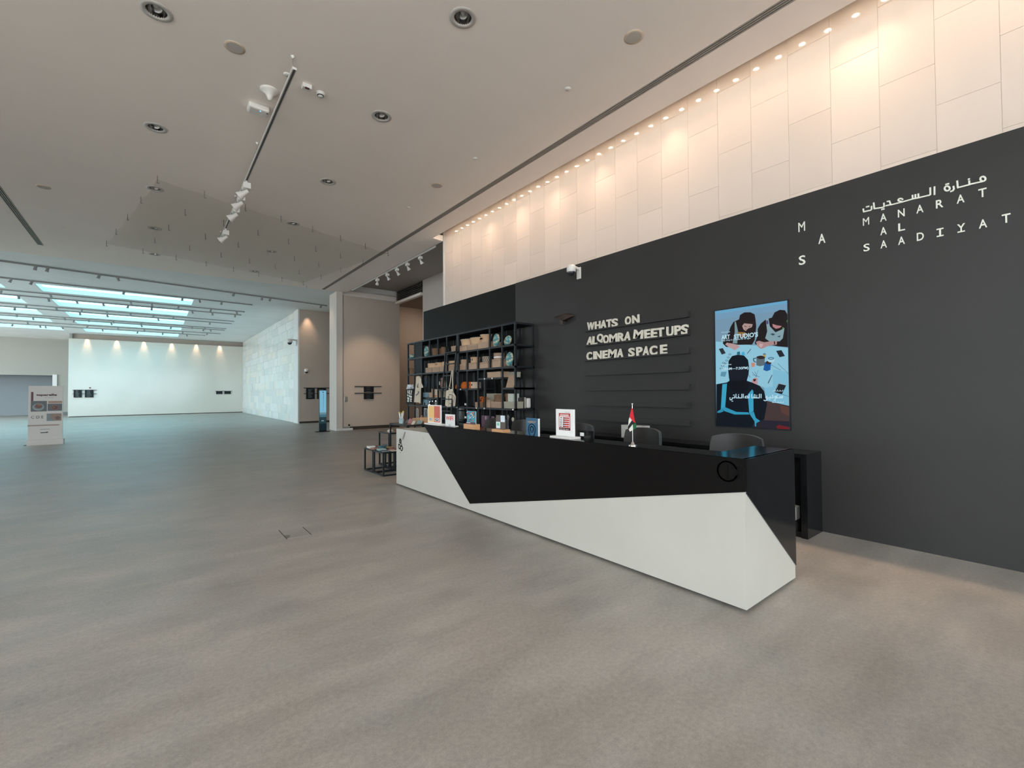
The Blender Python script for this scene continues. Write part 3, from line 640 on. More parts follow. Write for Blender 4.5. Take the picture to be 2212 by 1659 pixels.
# ================================================================== WALL SCREEN
XS_ = XB-.012
r_ = thing('wall_screen', (XB, 2.5, 1.85), 'large portrait screen on the black wall showing an art workshop', 'screen')
bx((XB-.015, 2.065, 1.092), (XB-.001, 2.945, 2.60)).build('bezel', mat('screen_bezel', (.01, .01, .012), .3), r_)
mb = MB()
for a, b in [((2.060, 1.087), (2.072, 2.604)), ((2.938, 1.087), (2.950, 2.604)), ((2.072, 1.087), (2.938, 1.097)), ((2.072, 2.594), (2.938, 2.604))]: mb.box((XB-.018, *a), (XB-.001, *b))
mb.build('trim_frame', M_METAL, r_)
def sq(cx, cy):
    q = onX(1520+cx/5.35, 630+cy/5.352, XS_-.004); return Vector((XS_-.004, min(max(q.y, 2.075), 2.935), min(max(q.z, 1.10), 2.591)))
def sp(pts): return [sq(*p) for p in pts]
def sc_(cx, cy, rx, ry, a0=0, a1=360, n=18): return [sq(cx+rx*cos(radians(a0+(a1-a0)*i/n)), cy+ry*sin(radians(a0+(a1-a0)*i/n))) for i in range(n+1 if a1-a0 < 360 else n)]
H_ = s2l
S = [
 (H_(120, 155, 178), sp([(130, 210), (1000, 80), (1015, 1600), (130, 1560)])),
 (H_(108, 170, 205), sp([(130, 210), (1000, 80), (1000, 130), (135, 260)])),
 (H_(118, 160, 190), sp([(135, 260), (1000, 130), (1003, 200), (138, 330)])),
 (H_(145, 200, 222), sp([(140, 575), (300, 590), (560, 620), (820, 632), (1005, 650), (1012, 1330), (720, 1262), (700, 1110), (560, 1050), (140, 1070)])),
 (H_(128, 190, 216), sp([(800, 900), (1010, 930), (1012, 1330), (720, 1262), (700, 1110), (800, 1100)])),
 (H_(70, 55, 55), sp([(700, 1255), (1010, 1320), (1012, 1600), (560, 1600)])),
 (H_(92, 62, 55), sp([(880, 1310), (1010, 1340), (1010, 1440), (900, 1400)])),
 (H_(38, 36, 48), sp([(560, 1480), (1012, 1500), (1012, 1600), (560, 1600)])),
 (H_(110, 30, 35), sp([(838, 1560), (870, 1540), (1012, 1570), (1012, 1600), (850, 1600)])),
 # woman left
 (H_(34, 26, 28), sp([(290, 470), (310, 410), (345, 350), (410, 320), (420, 270), (470, 240), (540, 238), (590, 262), (600, 320), (608, 400), (600, 480), (590, 560), (560, 612), (400, 615), (330, 600), (300, 640), (262, 640), (222, 600), (230, 560)])),
 (H_(120, 150, 158), sp([(358, 350), (372, 345), (398, 460), (388, 600), (335, 596), (360, 470)])),
 (H_(150, 110, 60), sp([(390, 465), (480, 470), (500, 500), (460, 530), (400, 510)])),
 (H_(178, 150, 145), sp([(458, 366), (515, 368), (568, 378), (556, 412), (512, 428), (488, 455), (462, 440), (446, 400)])),
 (H_(40, 28, 30), sp([(440, 370), (500, 350), (600, 345), (590, 375), (520, 372), (470, 366), (448, 392)])),
 (H_(60, 40, 42), sp([(470, 392), (500, 404), (496, 410), (470, 400)])), (H_(60, 40, 42), sp([(520, 402), (545, 396), (545, 402), (522, 408)])),
 (H_(150, 95, 95), sp([(478, 430), (500, 432), (494, 440), (480, 438)])),
 (H_(185, 155, 155), sp([(268, 590), (330, 600), (385, 612), (420, 638), (395, 655), (360, 678), (330, 660), (290, 640), (250, 612)])),
 # woman right
 (H_(32, 26, 28), sp([(625, 430), (660, 370), (720, 320), (790, 300), (820, 240), (880, 210), (940, 215), (985, 260), (992, 400), (992, 640), (860, 632), (700, 600), (600, 612), (592, 590), (628, 500)])),
 (H_(135, 165, 175), sp([(718, 316), (750, 310), (765, 400), (830, 470), (900, 440), (935, 420), (915, 540), (880, 575), (760, 575), (712, 540), (735, 460)])),
 (H_(95, 70, 130), sp([(722, 335), (745, 332), (750, 372), (728, 378)])),
 (H_(80, 140, 70), sp([(985, 320), (992, 345), (935, 415), (915, 432), (905, 425)])),
 (H_(60, 80, 95), sp([(770, 490), (800, 480), (830, 495), (800, 508)])), (H_(60, 80, 95), sp([(850, 520), (890, 505), (880, 530)])),
 (H_(182, 130, 135), sp([(795, 370), (840, 385), (905, 398), (880, 420), (835, 430), (800, 405)])),
 (H_(36, 28, 30), sp([(800, 350), (900, 372), (960, 340), (980, 400), (930, 420), (905, 398), (840, 388), (790, 370)])),
 (H_(175, 140, 140), sp([(605, 580), (640, 568), (700, 585), (800, 570), (850, 572), (845, 612), (760, 622), (690, 655), (660, 662), (620, 630)])),
 (H_(25, 20, 25), sp([(812, 575), (822, 572), (828, 605), (815, 612)])),
 (H_(200, 170, 175), sp([(645, 600), (690, 606), (670, 650), (640, 630)])),
 # table things
 (H_(45, 50, 58), sp([(176, 662), (222, 652), (256, 712), (210, 728)])), (H_(35, 38, 46), sp([(838, 685), (900, 676), (940, 745), (878, 758)])),
 (H_(30, 36, 44), sp([(870, 1062), (955, 1082), (905, 1188), (815, 1160)])), (H_(130, 165, 180), sp([(862, 1058), (872, 1062), (822, 1162), (812, 1158)])), (H_(150, 180, 190), sp([(870, 1056), (955, 1076), (955, 1084), (868, 1064)])),
 (H_(30, 110, 130), sp([(388, 698), (418, 690), (424, 728), (384, 726)])), (H_(70, 175, 215), sp([(440, 702), (470, 694), (480, 735), (440, 740)])),
 (H_(95, 110, 118), sp([(612, 748), (710, 748), (704, 850), (650, 862), (610, 850)])), (H_(50, 40, 40), sc_(664, 760, 48, 20)), (H_(70, 85, 95), sp([(572, 770), (612, 762), (612, 772), (584, 778), (586, 800), (608, 812), (606, 822), (575, 806)])),
 (H_(25, 95, 165), sp([(708, 815), (782, 812), (772, 905), (730, 920), (690, 905)])), (H_(60, 40, 35), sc_(752, 820, 34, 20)),
 (H_(190, 160, 90), sp([(684, 722), (722, 722), (716, 758), (688, 745)])), (H_(90, 130, 150), sc_(704, 722, 18, 10)),
 (H_(175, 215, 230), sc_(780, 790, 42, 30)), (H_(60, 120, 150), sc_(780, 772, 36, 16)), (H_(130, 180, 200), sc_(780, 772, 24, 9)), (H_(205, 140, 120), sp([(550, 822), (596, 822), (590, 868), (556, 872)])),
 (H_(95, 150, 175), sp([(204, 928), (268, 926), (250, 985), (195, 976)])),
 (H_(40, 50, 60), sp([(545, 662), (550, 666), (506, 720), (502, 716)])), (H_(40, 50, 60), sp([(790, 962), (796, 966), (750, 1062), (742, 1058)])),
 (H_(70, 110, 130), sp([(785, 845), (895, 908), (893, 912), (783, 849)])), (H_(70, 110, 130), sp([(860, 830), (995, 945), (995, 950), (858, 834)])), (H_(70, 110, 130), sp([(910, 1185), (1005, 1210), (1005, 1214), (908, 1190)])),
 (H_(195, 150, 155), sp([(560, 1020), (590, 995), (628, 1000), (625, 1078), (590, 1080), (552, 1045)])), (H_(60, 40, 50), sp([(572, 1010), (610, 1010), (600, 1035), (580, 1040)])),
 # foreground person
 (H_(14, 22, 32), sp([(150, 1070), (270, 1050), (300, 1030), (285, 900), (290, 800), (330, 745), (400, 728), (470, 740), (515, 790), (528, 880), (520, 960), (500, 1030), (560, 1050), (650, 1090), (700, 1150), (735, 1300), (700, 1480), (660, 1495), (600, 1480), (560, 1600), (150, 1560)])),
 (H_(22, 26, 38), sp([(285, 905), (500, 905), (520, 960), (500, 1020), (320, 1028), (295, 1000)])),
 (H_(10, 14, 22), sp([(300, 1040), (500, 1020), (520, 1120), (440, 1160), (330, 1140), (270, 1060)])),
 (H_(60, 165, 200), sp([(218, 1070), (272, 1062), (250, 1345), (200, 1365)])), (H_(60, 165, 200), sp([(562, 1130), (576, 1150), (578, 1380), (530, 1410), (512, 1190)])),
 (H_(50, 150, 185), sp([(205, 1345), (250, 1335), (380, 1390), (520, 1395), (530, 1420), (360, 1420), (240, 1380)])), (H_(45, 140, 175), sp([(160, 1385), (220, 1350), (232, 1385), (190, 1400), (160, 1400)])),
 (H_(55, 155, 190), sp([(530, 1410), (580, 1385), (605, 1460), (655, 1495), (610, 1520), (608, 1560), (594, 1555), (590, 1500)])),
]
for i in range(4): S.append((H_(85, 115, 130), sc_(305-18*i, 725+36*i, 16, 11, 0, 360, 10))); S.append((H_(150, 205, 225), sc_(305-18*i, 725+36*i, 10, 6, 0, 360, 10)))
for i in range(3): S.append((H_(70, 90, 105), sc_(235-14*i, 825+32*i, 20, 9, 0, 360, 10))); S.append((H_(150, 205, 225), sc_(235-14*i, 825+32*i, 12, 5, 0, 360, 10)))
for a_ in [((560, 930), (610, 985)), ((590, 925), (620, 980)), ((630, 905), (605, 985)), ((560, 960), (650, 985)), ((520, 960), (540, 995))]:
    (x0, y0), (x1, y1) = a_; S.append((H_(80, 110, 130), sp([(x0, y0), (x0+4, y0-2), (x1+4, y1), (x1, y1+3)])))
art('display_picture', r_, S, vcol_mat('lit_display', .9), NW, .00008)
M_SW = emat('screen_white_text', s2l(190, 225, 238), .95)
def scr_text(body, cx0, cy_base, cx1, cytop_at0, bold=0, mb=None):
    a = sq(cx0, cy_base); b = sq(cx1, cy_base); t_ = sq(cx0, cytop_at0)
    return text_mb(body, (XS_-.014, a.y, a.z), UW, VW, NW, width=a.y-b.y, height=t_.z-a.z, bold=bold, mb=mb, depth=.0006)
mb = scr_text('Workshop', 208, 486, 310, 466); scr_text("ART", 210, 556, 308, 505, .03, mb); scr_text("STUDIO'S", 355, 548, 632, 495, .03, mb)
scr_text('Daily drop in sessions for all ages', 208, 582, 548, 560, .01, mb); scr_text('Daytime', 215, 858, 326, 838, .01, mb); scr_text('(10AM—7:30PM)', 214, 918, 525, 880, .02, mb)
# arabic words as strokes, mirrored reading right to left
def S2(p): q = sq(*p); q.x = XS_-.014; return q
def st2(mb, pts, t=.010):
    Q = [S2(p) for p in pts]
    for a, b in zip(Q, Q[1:]):
        d = b-a
        if d.length < 1e-5: continue
        d.normalize(); s = d.cross(Vector(NW))*t/2; e = d*t*.35; mb.add([a-e+s, b+e+s, b+e-s, a-e-s], [(0, 1, 2, 3), (3, 2, 1, 0)])
by = 1228
for pts in [[(915, 1205), (915, by), (900, by), (900, 1210)], [(900, by), (885, by), (885, 1212)], [(885, by), (850, by), (850, 1208)], [(850, by), (828, by), (825, 1212), (838, 1208), (845, 1222)], [(838, 1226), (830, 1252), (815, 1258)],
            [(800, 1195), (808, by), (780, by)], [(775, 1210), (775, by), (745, by)], [(740, 1212), (725, 1210), (722, 1226), (738, by), (738, 1250), (715, 1262), (700, 1255)],
            [(668, 1185), (668, by)], [(648, 1185), (648, by), (618, by), (618, 1212)], [(618, by), (600, by), (600, 1212)], [(600, by), (585, by), (585, 1210)], [(585, by), (560, by), (560, 1185)],
            [(530, 1185), (530, by), (500, by), (482, by), (485, 1212), (510, 1206), (516, 1224)], [(462, 1185), (462, by)], [(445, 1185), (445, by), (420, by)], [(405, 1205), (412, by), (385, by)],
            [(378, 1185), (378, by)], [(362, 1210), (362, by), (335, by), (330, 1250), (310, 1250), (308, 1225)]]:
    st2(mb, pts)
for x_, y_ in [(862, 1196), (852, 1196), (770, 1244), (760, 1244), (618, 1198), (594, 1190), (588, 1196), (600, 1198), (408, 1190), (358, 1196), (348, 1196), (330, 1266), (340, 1266)]: st2(mb, [(x_-2, y_), (x_+3, y_)], .008)
for y_, xs in [(1150, (808, 918)), (1282, (782, 925))]:
    x_ = xs[1]; rr = random.Random(5)
    while x_ > xs[0]+12: l_ = rr.choice([14, 22, 30]); st2(mb, [(x_, y_-rr.choice([8, 14, 18])), (x_, y_), (x_-l_+5, y_)], .0045); x_ -= l_
mb.build('display_text', M_SW, r_)

# CCTV dome on wall arm, above the ledges
def dome_camera(loc, ax, label, s=1.0, grp='security cameras'):
    """ax: unit vector from the wall into the room"""
    r_ = thing('security_camera', loc, label, 'camera', grp); L = Vector(loc); a = Vector(ax); t_ = a.cross(Vector((0, 0, 1)))
    mb = MB(); q = L-Vector((0, 0, .0)); c0 = L+a*.012*s
    mb.cbox(c0, [abs(a[i])*.024*s+abs(t_[i])*.09*s+(.2*s if i == 2 else 0) for i in range(3)]); mb.build('wall_plate', M_PLASTIC, r_, bevel=.006)
    MB().tube([L+a*.02+Vector((0, 0, .07*s)), L+a*.10*s+Vector((0, 0, .085*s)), L+a*.2*s+Vector((0, 0, .08*s))], .026*s, 10).build('arm', M_PLASTIC, r_)
    c = L+a*.2*s; MB().lathe([(.02*s, .11*s), (.07*s, .10*s), (.078*s, .06*s), (.078*s, .0), (.07*s, -.01*s)][::-1], c, n=20).build('housing', M_PLASTIC, r_)
    MB().lathe([(.066*s*cos(i*pi/12), -.01*s-.066*s*sin(i*pi/12)) for i in range(7)][::-1], c, n=20).build('dome', mat('smoked_dome', (.03, .03, .035), .08), r_)
    return r_
dome_camera((XB, 5.33, 3.60), (-1, 0, 0), 'white dome camera on an arm at the top of black wall')
# wedge shaped wall luminaire
r_ = thing('wall_luminaire', (XB, 5.68, 2.85), 'small dark folded-metal wedge luminaire on the black wall', 'wall lamp')
M_BRZ = mat('bronze_metal', (.05, .035, .028), .4, metal=.3)
q = [onX(1198, 683, XB-.01), onX(1233, 676.5, XB-.10), onX(1244, 681, XB-.005), onX(1227, 688, XB-.14), onX(1208, 683.5, XB-.12)]
mb = MB(); A_, B_, C_, D_, E_ = [Vector(v) for v in ((XB-.004, 5.97, 2.93), (XB-.11, 5.62, 2.925), (XB-.004, 5.43, 2.89), (XB-.16, 5.60, 2.80), (XB-.09, 5.80, 2.875))]
W1, W2 = Vector((XB-.002, 5.62, 2.95)), Vector((XB-.002, 5.66, 2.80))
mb.add([A_, B_, C_, D_, E_, W1, W2], [(0, 4, 5), (4, 1, 5), (1, 2, 5), (4, 3, 1), (1, 3, 2), (4, 6, 3), (3, 6, 2), (0, 6, 4)])
mb.build('shade', M_BRZ, r_); MB().prism([(XB-.10, 5.72, 2.84), (XB-.10, 5.64, 2.81), (XB-.10, 5.65, 2.75), (XB-.10, 5.71, 2.76)], (.05, 0, 0)).build('lamp_head', M_BRZ, r_)

# ================================================================== SHELVING UNITS
XF, XR = 5.25, XB-.03
LV = [2.865, 2.455, 2.045, 1.64, 1.245, .842, .44, .02]
BT = .035
def shelf_unit(name, y0, y1, posts, extra, label, panels=()):
    r_ = thing(name, (XF, y0, 0), label, 'shelf', 'black metal shelving units on the wall')
    for z in (LV[0], LV[1], LV[2], LV[4], LV[5], LV[7]):
        MB().box((XF, y0, z-BT), (XR, y1, z)).build('shelf_board', M_METAL, r_)
    for y in (y0, y1-BT):
        for x in (XF, XR-BT): bx((x, y, 0), (x+BT, y+BT, LV[0]-BT)).build('upright', M_METAL, r_)
        for z in (LV[3],): bx((XF+BT, y, z-BT), (XR-BT, y+BT, z)).build('side_rail', M_METAL, r_)
    for y, za, zb in posts:
        for x in (XF, XR-BT): bx((x, y-.012, za), (x+.03, y+.018, zb-BT)).build('post', M_METAL, r_)
    for ya, yb, z in extra: bx((XF, ya, z-BT), (XR, yb, z)).build('shelf_board', M_METAL, r_)
    return r_
ua = shelf_unit('shelving_unit', 6.49, 8.52, [(6.9, LV[1], LV[0]), (7.31, LV[1], LV[0]), (6.9, LV[2], LV[1]), (7.31, LV[2], LV[1]), (7.73, LV[2], LV[1]), (8.14, LV[2], LV[1]),
    (6.9, LV[4], LV[2]), (7.49, LV[4], LV[2]), (7.73, LV[4], LV[2]), (8.14, LV[4], LV[2]), (6.9, LV[5], LV[4]), (7.31, LV[5], LV[4]), (7.73, LV[5], LV[4]), (8.14, LV[5], LV[4]), (7.31, .02, LV[5]), (7.73, .02, LV[5])],
    [(6.9, 7.73, 1.845), (6.49, 6.9, 1.64), (7.73, 8.52, 1.64)], 'black metal box-grid shelving unit nearest the letter ledges, full of gift boxes')
ub = shelf_unit('shelving_unit', 8.53, 11.04, [(y, LV[1], LV[0]) for y in (8.99, 9.40, 9.82, 10.23, 10.64)] + [(y, LV[2], LV[1]) for y in (8.99, 10.23, 10.64)] +
    [(y, LV[4], LV[2]) for y in (8.99, 9.42, 9.64, 10.23, 10.64)] + [(y, .02, LV[4]) for y in (8.99, 9.82, 10.23, 10.64)], [(9.0, 9.42, 1.64), (9.42, 10.23, 1.44)], 'black metal box-grid shelving unit at the left end of the black wall')
# louvre panels
for z0 in (LV[1], LV[2]):
    lp = bx((XF+.022, 10.25, z0+.005), (XF+.026, 10.62, z0+.37)).build('louvre_panel', MC['black_powder_metal'], ub); lp['_o'] = ub['_o']
    for i in range(12):
        z = z0+.02+.029*i; MB().prism([(XF-.004, 10.25, z), (XF-.004, 10.62, z), (XF+.02, 10.62, z+.018), (XF+.02, 10.25, z+.018)], (0, 0, .004)).build('louvre', mat('louvre_slate', (.035, .042, .05), .5), lp)
# glazed cabinet doors in the cell beside the ladder
cd = bx((XF+.004, 8.16, .03), (XF+.016, 8.50, 1.60)).build('glass_door', mat('dark_glass', (.006, .007, .008), .05, spec=.6), ua)
for z in (1.30, 1.02): MB().box((XF-.004, 8.18, z-.02), (XF+.004, 8.24, z+.02)).build('door_tag', M_PLASTIC, ua)
# price tags on shelf edges
for px, py, z in [(1046.5, 817.5, 1.845), (1063, 816.5, 1.845), (1029, 876.5, 1.245), (1046, 879, 1.245), (1108, 881, 1.245), (995, 837, 1.64), (987, 869, 1.245)]:
    y = onX(px, py, XF).y; par = ua if y < 8.52 else ub
    bx((XF-.003, y-.018, z-.03), (XF, y+.018, z-.004)).build('price_tag', M_PAPER, par)

def PX(cx, cy): return 860+cx/5.925, 680+cy/5.925            # first crop of the shelving
def yz(cx, cy, X): q = onX(*PX(cx, cy), X); return q.y, q.z
def g_rect(x0, y0, x1, y1, X, z0=None):
    ya, _ = yz(x0, (y0+y1)/2, X); yb, _ = yz(x1, (y0+y1)/2, X); zt_ = yz((x0+x1)/2, y0, X)[1]; zb = yz((x0+x1)/2, y1, X)[1] if z0 is None else z0
    return ya, yb, zb, zt_
def cell_top(z0):
    return min(l for l in LV if l > z0+.05 and l != 1.64)-BT-.008
def item_box(x0, y0, x1, y1, z0, m_, label, X=XF+.04, depth=.22, name='gift_box', group='card gift boxes on the shelves', lid=True, off=0, zmax=9):
    ya, yb, zb, zt_ = g_rect(x0, y0, x1, y1, X+off, z0)
    zt_ = min(zt_, cell_top(zb), zmax); h = max(zt_-zb, .04); o_ = (X+off, (ya+yb)/2, zb)
    r_ = thing(name, o_, label, 'box', group)
    if lid:
        bx((X+off, yb+.003, zb), (X+off+depth, ya-.003, zb+h*.72)).build('body', m_, r_); bx((X+off-.003, yb, zb+h*.72), (X+off+depth+.003, ya, zb+h)).build('lid', m_, r_)
    else: bx((X+off, yb, zb), (X+off+depth, ya, zb+h)).build('body', m_, r_)
    return r_, ya, yb, zb, zb+h
def item_round(x0, y0, x1, y1, z0, m_, label, X=XF+.05, flare=1.12, name='round_basket', group='round baskets on the shelves', rim=False, off=0, cat='basket'):
    ya, yb, zb, zt_ = g_rect(x0, y0, x1, y1, X+.06+off, z0); h = max(zt_-zb, .05); rad = (ya-yb)/2; c = (X+off+min(rad, .12), (ya+yb)/2, zb); sx = min(rad, .13)/rad
    r_ = thing(name, c, label, cat, group)
    MB().lathe([(rad/flare, 0), (rad, h), (rad*.93, h), (rad/flare*.92, .012)], c, n=20, sx=sx).build('body', m_, r_)
    if rim:
        mb = MB()
        for k in range(22): a = 2*pi*k/22; mb.cbox((c[0]+rad*.97*sx*cos(a), c[1]+rad*.97*sin(a), zb+h+.004), (.018, .018, .016))
        mb.build('scalloped_rim', M_CLOTH, r_)
    return r_, c, rad, h, sx
n1, n2 = LV[1]+.001, LV[2]+.001
# row one
B1 = [item_box(787, 392, 880, 452, n1, M_CARD, 'kraft gift box on top shelf row beneath the smallest scalloped basket'),
      item_box(885, 377, 1008, 438, n1, M_CARD, 'kraft gift box on top shelf row beneath the wide scalloped basket'),
      item_box(1015, 347, 1153, 420, n1, M_CARD, 'kraft gift box on top shelf row beneath the tall printed basket'),
      item_box(680, 400, 736, 470, n1, M_CARD, 'kraft gift box on top row between ladder and middle upright')]
for b, (x0, x1, t, lb) in zip(B1, [(805, 918, .125, 'smallest tan scalloped basket on the top shelf row boxes'), (922, 1058, .13, 'wide tan scalloped basket on the top shelf row boxes'), (1060, 1150, .145, 'taller tan basket with dark print, rightmost on the top row boxes')]):
    zt_ = b[4]; ya, yb, _, _ = g_rect(x0, 300, x1, 350, XF+.1); rad = (ya-yb)/2; c = (XF+.14, (ya+yb)/2, zt_+.001); sx = min(1, .11/rad)
    r_ = thing('round_basket', c, lb, 'basket', 'round baskets on the shelves'); MB().lathe([(rad*.86, 0), (rad, t), (rad*.93, t), (rad*.8, .012)], c, n=22, sx=sx).build('body', M_TAN, r_)
    mb = MB()
    for k in range(24): a = 2*pi*k/24; mb.cbox((c[0]+rad*.97*sx*cos(a), c[1]+rad*.97*sin(a), c[2]+t+.004), (.016, .016, .014))
    mb.build('scalloped_rim', M_CLOTH, r_)
    if x0 == 1060: MB().add([(c[0]-rad*sx*.93-.012, c[1]+.06*k_, c[2]+.07+dz) for k_, dz in ((1, 0), (.3, .02), (-.6, .005), (-.6, -.012), (.9, -.02))], [(0, 1, 2, 3, 4), (4, 3, 2, 1, 0)]).build('print', mat('navy_print', (.03, .05, .12), .6), r_)
item_round(437, 432, 500, 497, n1, M_BROWN, 'brown woven basket on the top row, left of its pair')
item_round(528, 432, 560, 490, n1, M_BROWN, 'small brown woven basket on top row left of the ladder')
item_round(562, 415, 603, 484, n1, M_BROWN, 'brown woven basket on top row just behind the ladder head', off=.0)
item_box(1190, 345, 1240, 402, n1, M_CARD, 'kraft gift box on top row behind the teal cushion pair', X=XF+.22, depth=.15)
# row two
for x0, x1, y0, y1, lb in [(350, 430, 677, 728, 'pale kraft box at the left end of the second shelf row'), (437, 528, 668, 720, 'pale kraft box second from left on the second shelf row'), (533, 600, 660, 712, 'pale kraft box left of the ladder on the second shelf row'),
                       (648, 728, 648, 705, 'pale kraft box just behind the ladder on the second shelf row'), (783, 865, 630, 688, 'pale kraft box in second row, first cell right of uprights'), (900, 1002, 612, 678, 'kraft box in second row beneath the printed basket'),
                       (1038, 1150, 606, 667, 'kraft box in second row beneath the black lattice drum'), (1202, 1310, 565, 650, 'tall kraft box in second row beneath the white-banded drum')]:
    b = item_box(x0, y0, x1, y1, n2, M_CARD, lb); zt_ = b[4]+.001; w_ = (b[1]-b[2])
    spec = {350: (380, 470, .105, 'cream round tub on boxes at the left end of second row'), 437: (474, 560, .105, 'cream round tub with dots, second from left on second row boxes'), 533: (562, 604, .11, 'narrow cream tub beside the ladder on second row boxes'),
            648: (650, 732, .105, 'tan round tub behind the ladder on a second row box'), 783: (802, 863, .10, 'grey-beige round tub on a box, first cell right of uprights'), 900: (930, 1002, .12, 'tan round tub printed with two dark figures, second shelf row'),
            1038: (1075, 1150, .12, 'round drum with black lattice pattern, second shelf row'), 1202: (1225, 1310, .12, 'round drum with white band, second shelf row')}[x0]
    ya, yb, _, _ = g_rect(spec[0], 600, spec[1], 650, XF+.1); rad = (ya-yb)/2; c = (XF+.03+.12, (ya+yb)/2, zt_); sx = min(1, .115/rad)
    m_ = mat('lattice_drum', (.6, .5, .38), .7) if x0 == 1038 else (M_CARD if x0 in (783, 1202) else M_TAN)
    r_ = thing('round_tub', c, spec[3], 'tub', 'round tubs on the shelf boxes'); MB().lathe([(rad*.95, 0), (rad, spec[2]), (rad*.93, spec[2]), (rad*.88, .012)], c, n=20, sx=sx).build('body', m_, r_)
    if x0 == 1038:
        mb = MB()
        for k in range(16):
            for s_ in (-1, 1):
                a0 = 2*pi*k/16; pts = [(c[0]+rad*1.005*sx*cos(a0+s_*.55*j/3)*(.955+.045*j/3), c[1]+rad*1.005*sin(a0+s_*.55*j/3)*(.955+.045*j/3), c[2]+spec[2]*j/3) for j in range(4)]; mb.tube(pts, .0045, 4)
        mb.build('lattice', M_DARK, r_)
    if x0 in (437, 900, 1202):
        mb = MB(); nv_ = mat('navy_print', (.03, .05, .12), .6)
        if x0 == 1202: mb.lathe([(rad*.962, .025), (rad*.985, .05)], c, n=20, sx=sx); nv_ = M_PAPER
        else:
            for dy in (-.03, .025): mb.cbox((c[0]-rad*sx*.95, c[1]+dy, c[2]+.06), (.012, .014, .035)); mb.cbox((c[0]-rad*sx*.95, c[1]+dy, c[2]+.085), (.012, .009, .010))
        mb.build('print', nv_, r_)
item_box(1350, 568, 1388, 638, n2, M_CARDL, 'grey-beige box in second row behind the upright teal cushion pair', X=XF+.2, depth=.15)
item_round(135, 688, 196, 742, n2, M_BROWN, 'dark brown basket in the open bay at far left of second row')
# teal and cream oval slippers
def oval(cx0, cy0, cx1, cy1, z0, tilt_, label, pair=False, X=XF+.10, lying=False):
    ya, yb, zb, zt_ = g_rect(cx0, cy0, cx1, cy1, X, z0); c = Vector((X, (ya+yb)/2, (zb+zt_)/2)); w_ = ya-yb; h = zt_-zb
    r_ = thing('patterned_cushion', (c.x, c.y, zb), label, 'cushion', 'teal and cream patterned oval cushions')
    def one(dy, sc_f, nm, xo=0):
        me = bpy.data.meshes.new(nm); vs = []; fs = []; cs = []; nu, nv = 16, 12
        a_, b_ = (h/2*sc_f, w_/2*(.62 if pair else .5)*sc_f) if not lying else (w_/2, h/2)
        for i in range(nu+1):
            th = pi*i/nu
            for j in range(nv):
                ph = 2*pi*j/nv; L_ = -cos(th)*a_; s_ = sin(th)**.8 if 0 < i < nu else 0
                yy = cos(ph)*s_*b_; xx = sin(ph)*s_*min(.055, b_*.8)
                if lying: y2, z2 = L_, yy
                else:
                    t_ = radians(tilt_); y2 = yy*cos(t_)-L_*sin(t_)*1.0; z2 = yy*sin(t_)+L_*cos(t_)
                vs.append((xx+xo, y2+dy, z2))
        zm = min(v[2] for v in vs); vs = [(v[0], v[1], v[2]-zm+.001) for v in vs]
        for i in range(nu):
            for j in range(nv):
                fs.append((i*nv+j, (i+1)*nv+j, (i+1)*nv+(j+1) % nv, i*nv+(j+1) % nv)); q_ = (j*1.3+i*.55+1.8*sin(i*.9)) % 6
                cs += [(*(s2l(205, 190, 160) if q_ < 2.2 else (s2l(70, 130, 140) if q_ < 4.6 else s2l(110, 165, 160))), 1)]*4
        me.from_pydata(vs, [], fs); at = me.color_attributes.new('Col', 'FLOAT_COLOR', 'CORNER'); at.data.foreach_set('color', [x for cc_ in cs for x in cc_]); me.materials.append(V_PRINT)
        for p in me.polygons: p.use_smooth = True
        o = bpy.data.objects.new(nm, me); COL.objects.link(o); o.parent = r_
    one(-w_*.1 if pair else 0, 1, 'cushion_front')
    if pair: one(w_*.30, .92, 'cushion_rear', .07)
oval(318, 403, 396, 517, n1, 12, 'upright teal and cream cushion pair on top row, beside the louvres', True)
oval(130, 503, 200, 552, n1, 0, 'teal and cream cushion lying flat in the far left open bay', lying=True)
oval(1192, 243, 1302, 382, n1, 14, 'upright teal and cream cushion pair on top row, right half', True)
oval(1338, 252, 1473, 356, n1, 52, 'teal and cream cushion leaning alone in top right cell')
oval(1352, 478, 1477, 630, n2, 14, 'upright teal and cream cushion pair in second row, right cell', True)
# lower rows, right unit
item_box(1140, 730, 1310, 802, 1.846, M_CARD, 'wide kraft box on the half-height shelf, right unit')
item_box(1350, 730, 1486, 790, LV[3]+.26, M_CARDL, 'pale grey box at back of the cell above the kraft card', X=XF+.28, depth=.12, off=0) if False else None
b = item_box(1350, 733, 1486, 790, 1.846, M_CARDL, 'pale grey box at the back of the half-height shelf, right unit', X=XF+.24, depth=.16)
ya, yb, zb, zt_ = g_rect(1388, 772, 1485, 905, XF+.1, 1.641)
r_ = thing('kraft_card', (XF+.1, (ya+yb)/2, 1.641), 'kraft card with small line drawing leaning in the right-hand cell', 'card'); MB().prism([(XF+.08, ya, 1.641), (XF+.08, yb, 1.641), (XF+.15, yb, zt_), (XF+.15, ya-.01, zt_)], (.006, 0, 0)).build('sheet', M_CARD, r_)
mb = MB()
for k in range(5): mb.cbox((XF+.108+.0*k, (ya+yb)/2+.06-.03*k, 1.641+(zt_-1.641)*.52+.012*(k % 2)), (.008, .01, .006))
mb.cbox((XF+.093, (ya+yb)/2, 1.641+(zt_-1.641)*.28), (.006, .06, .008)); mb.build('print', mat('grey_ink', (.4, .42, .45), .6), r_)
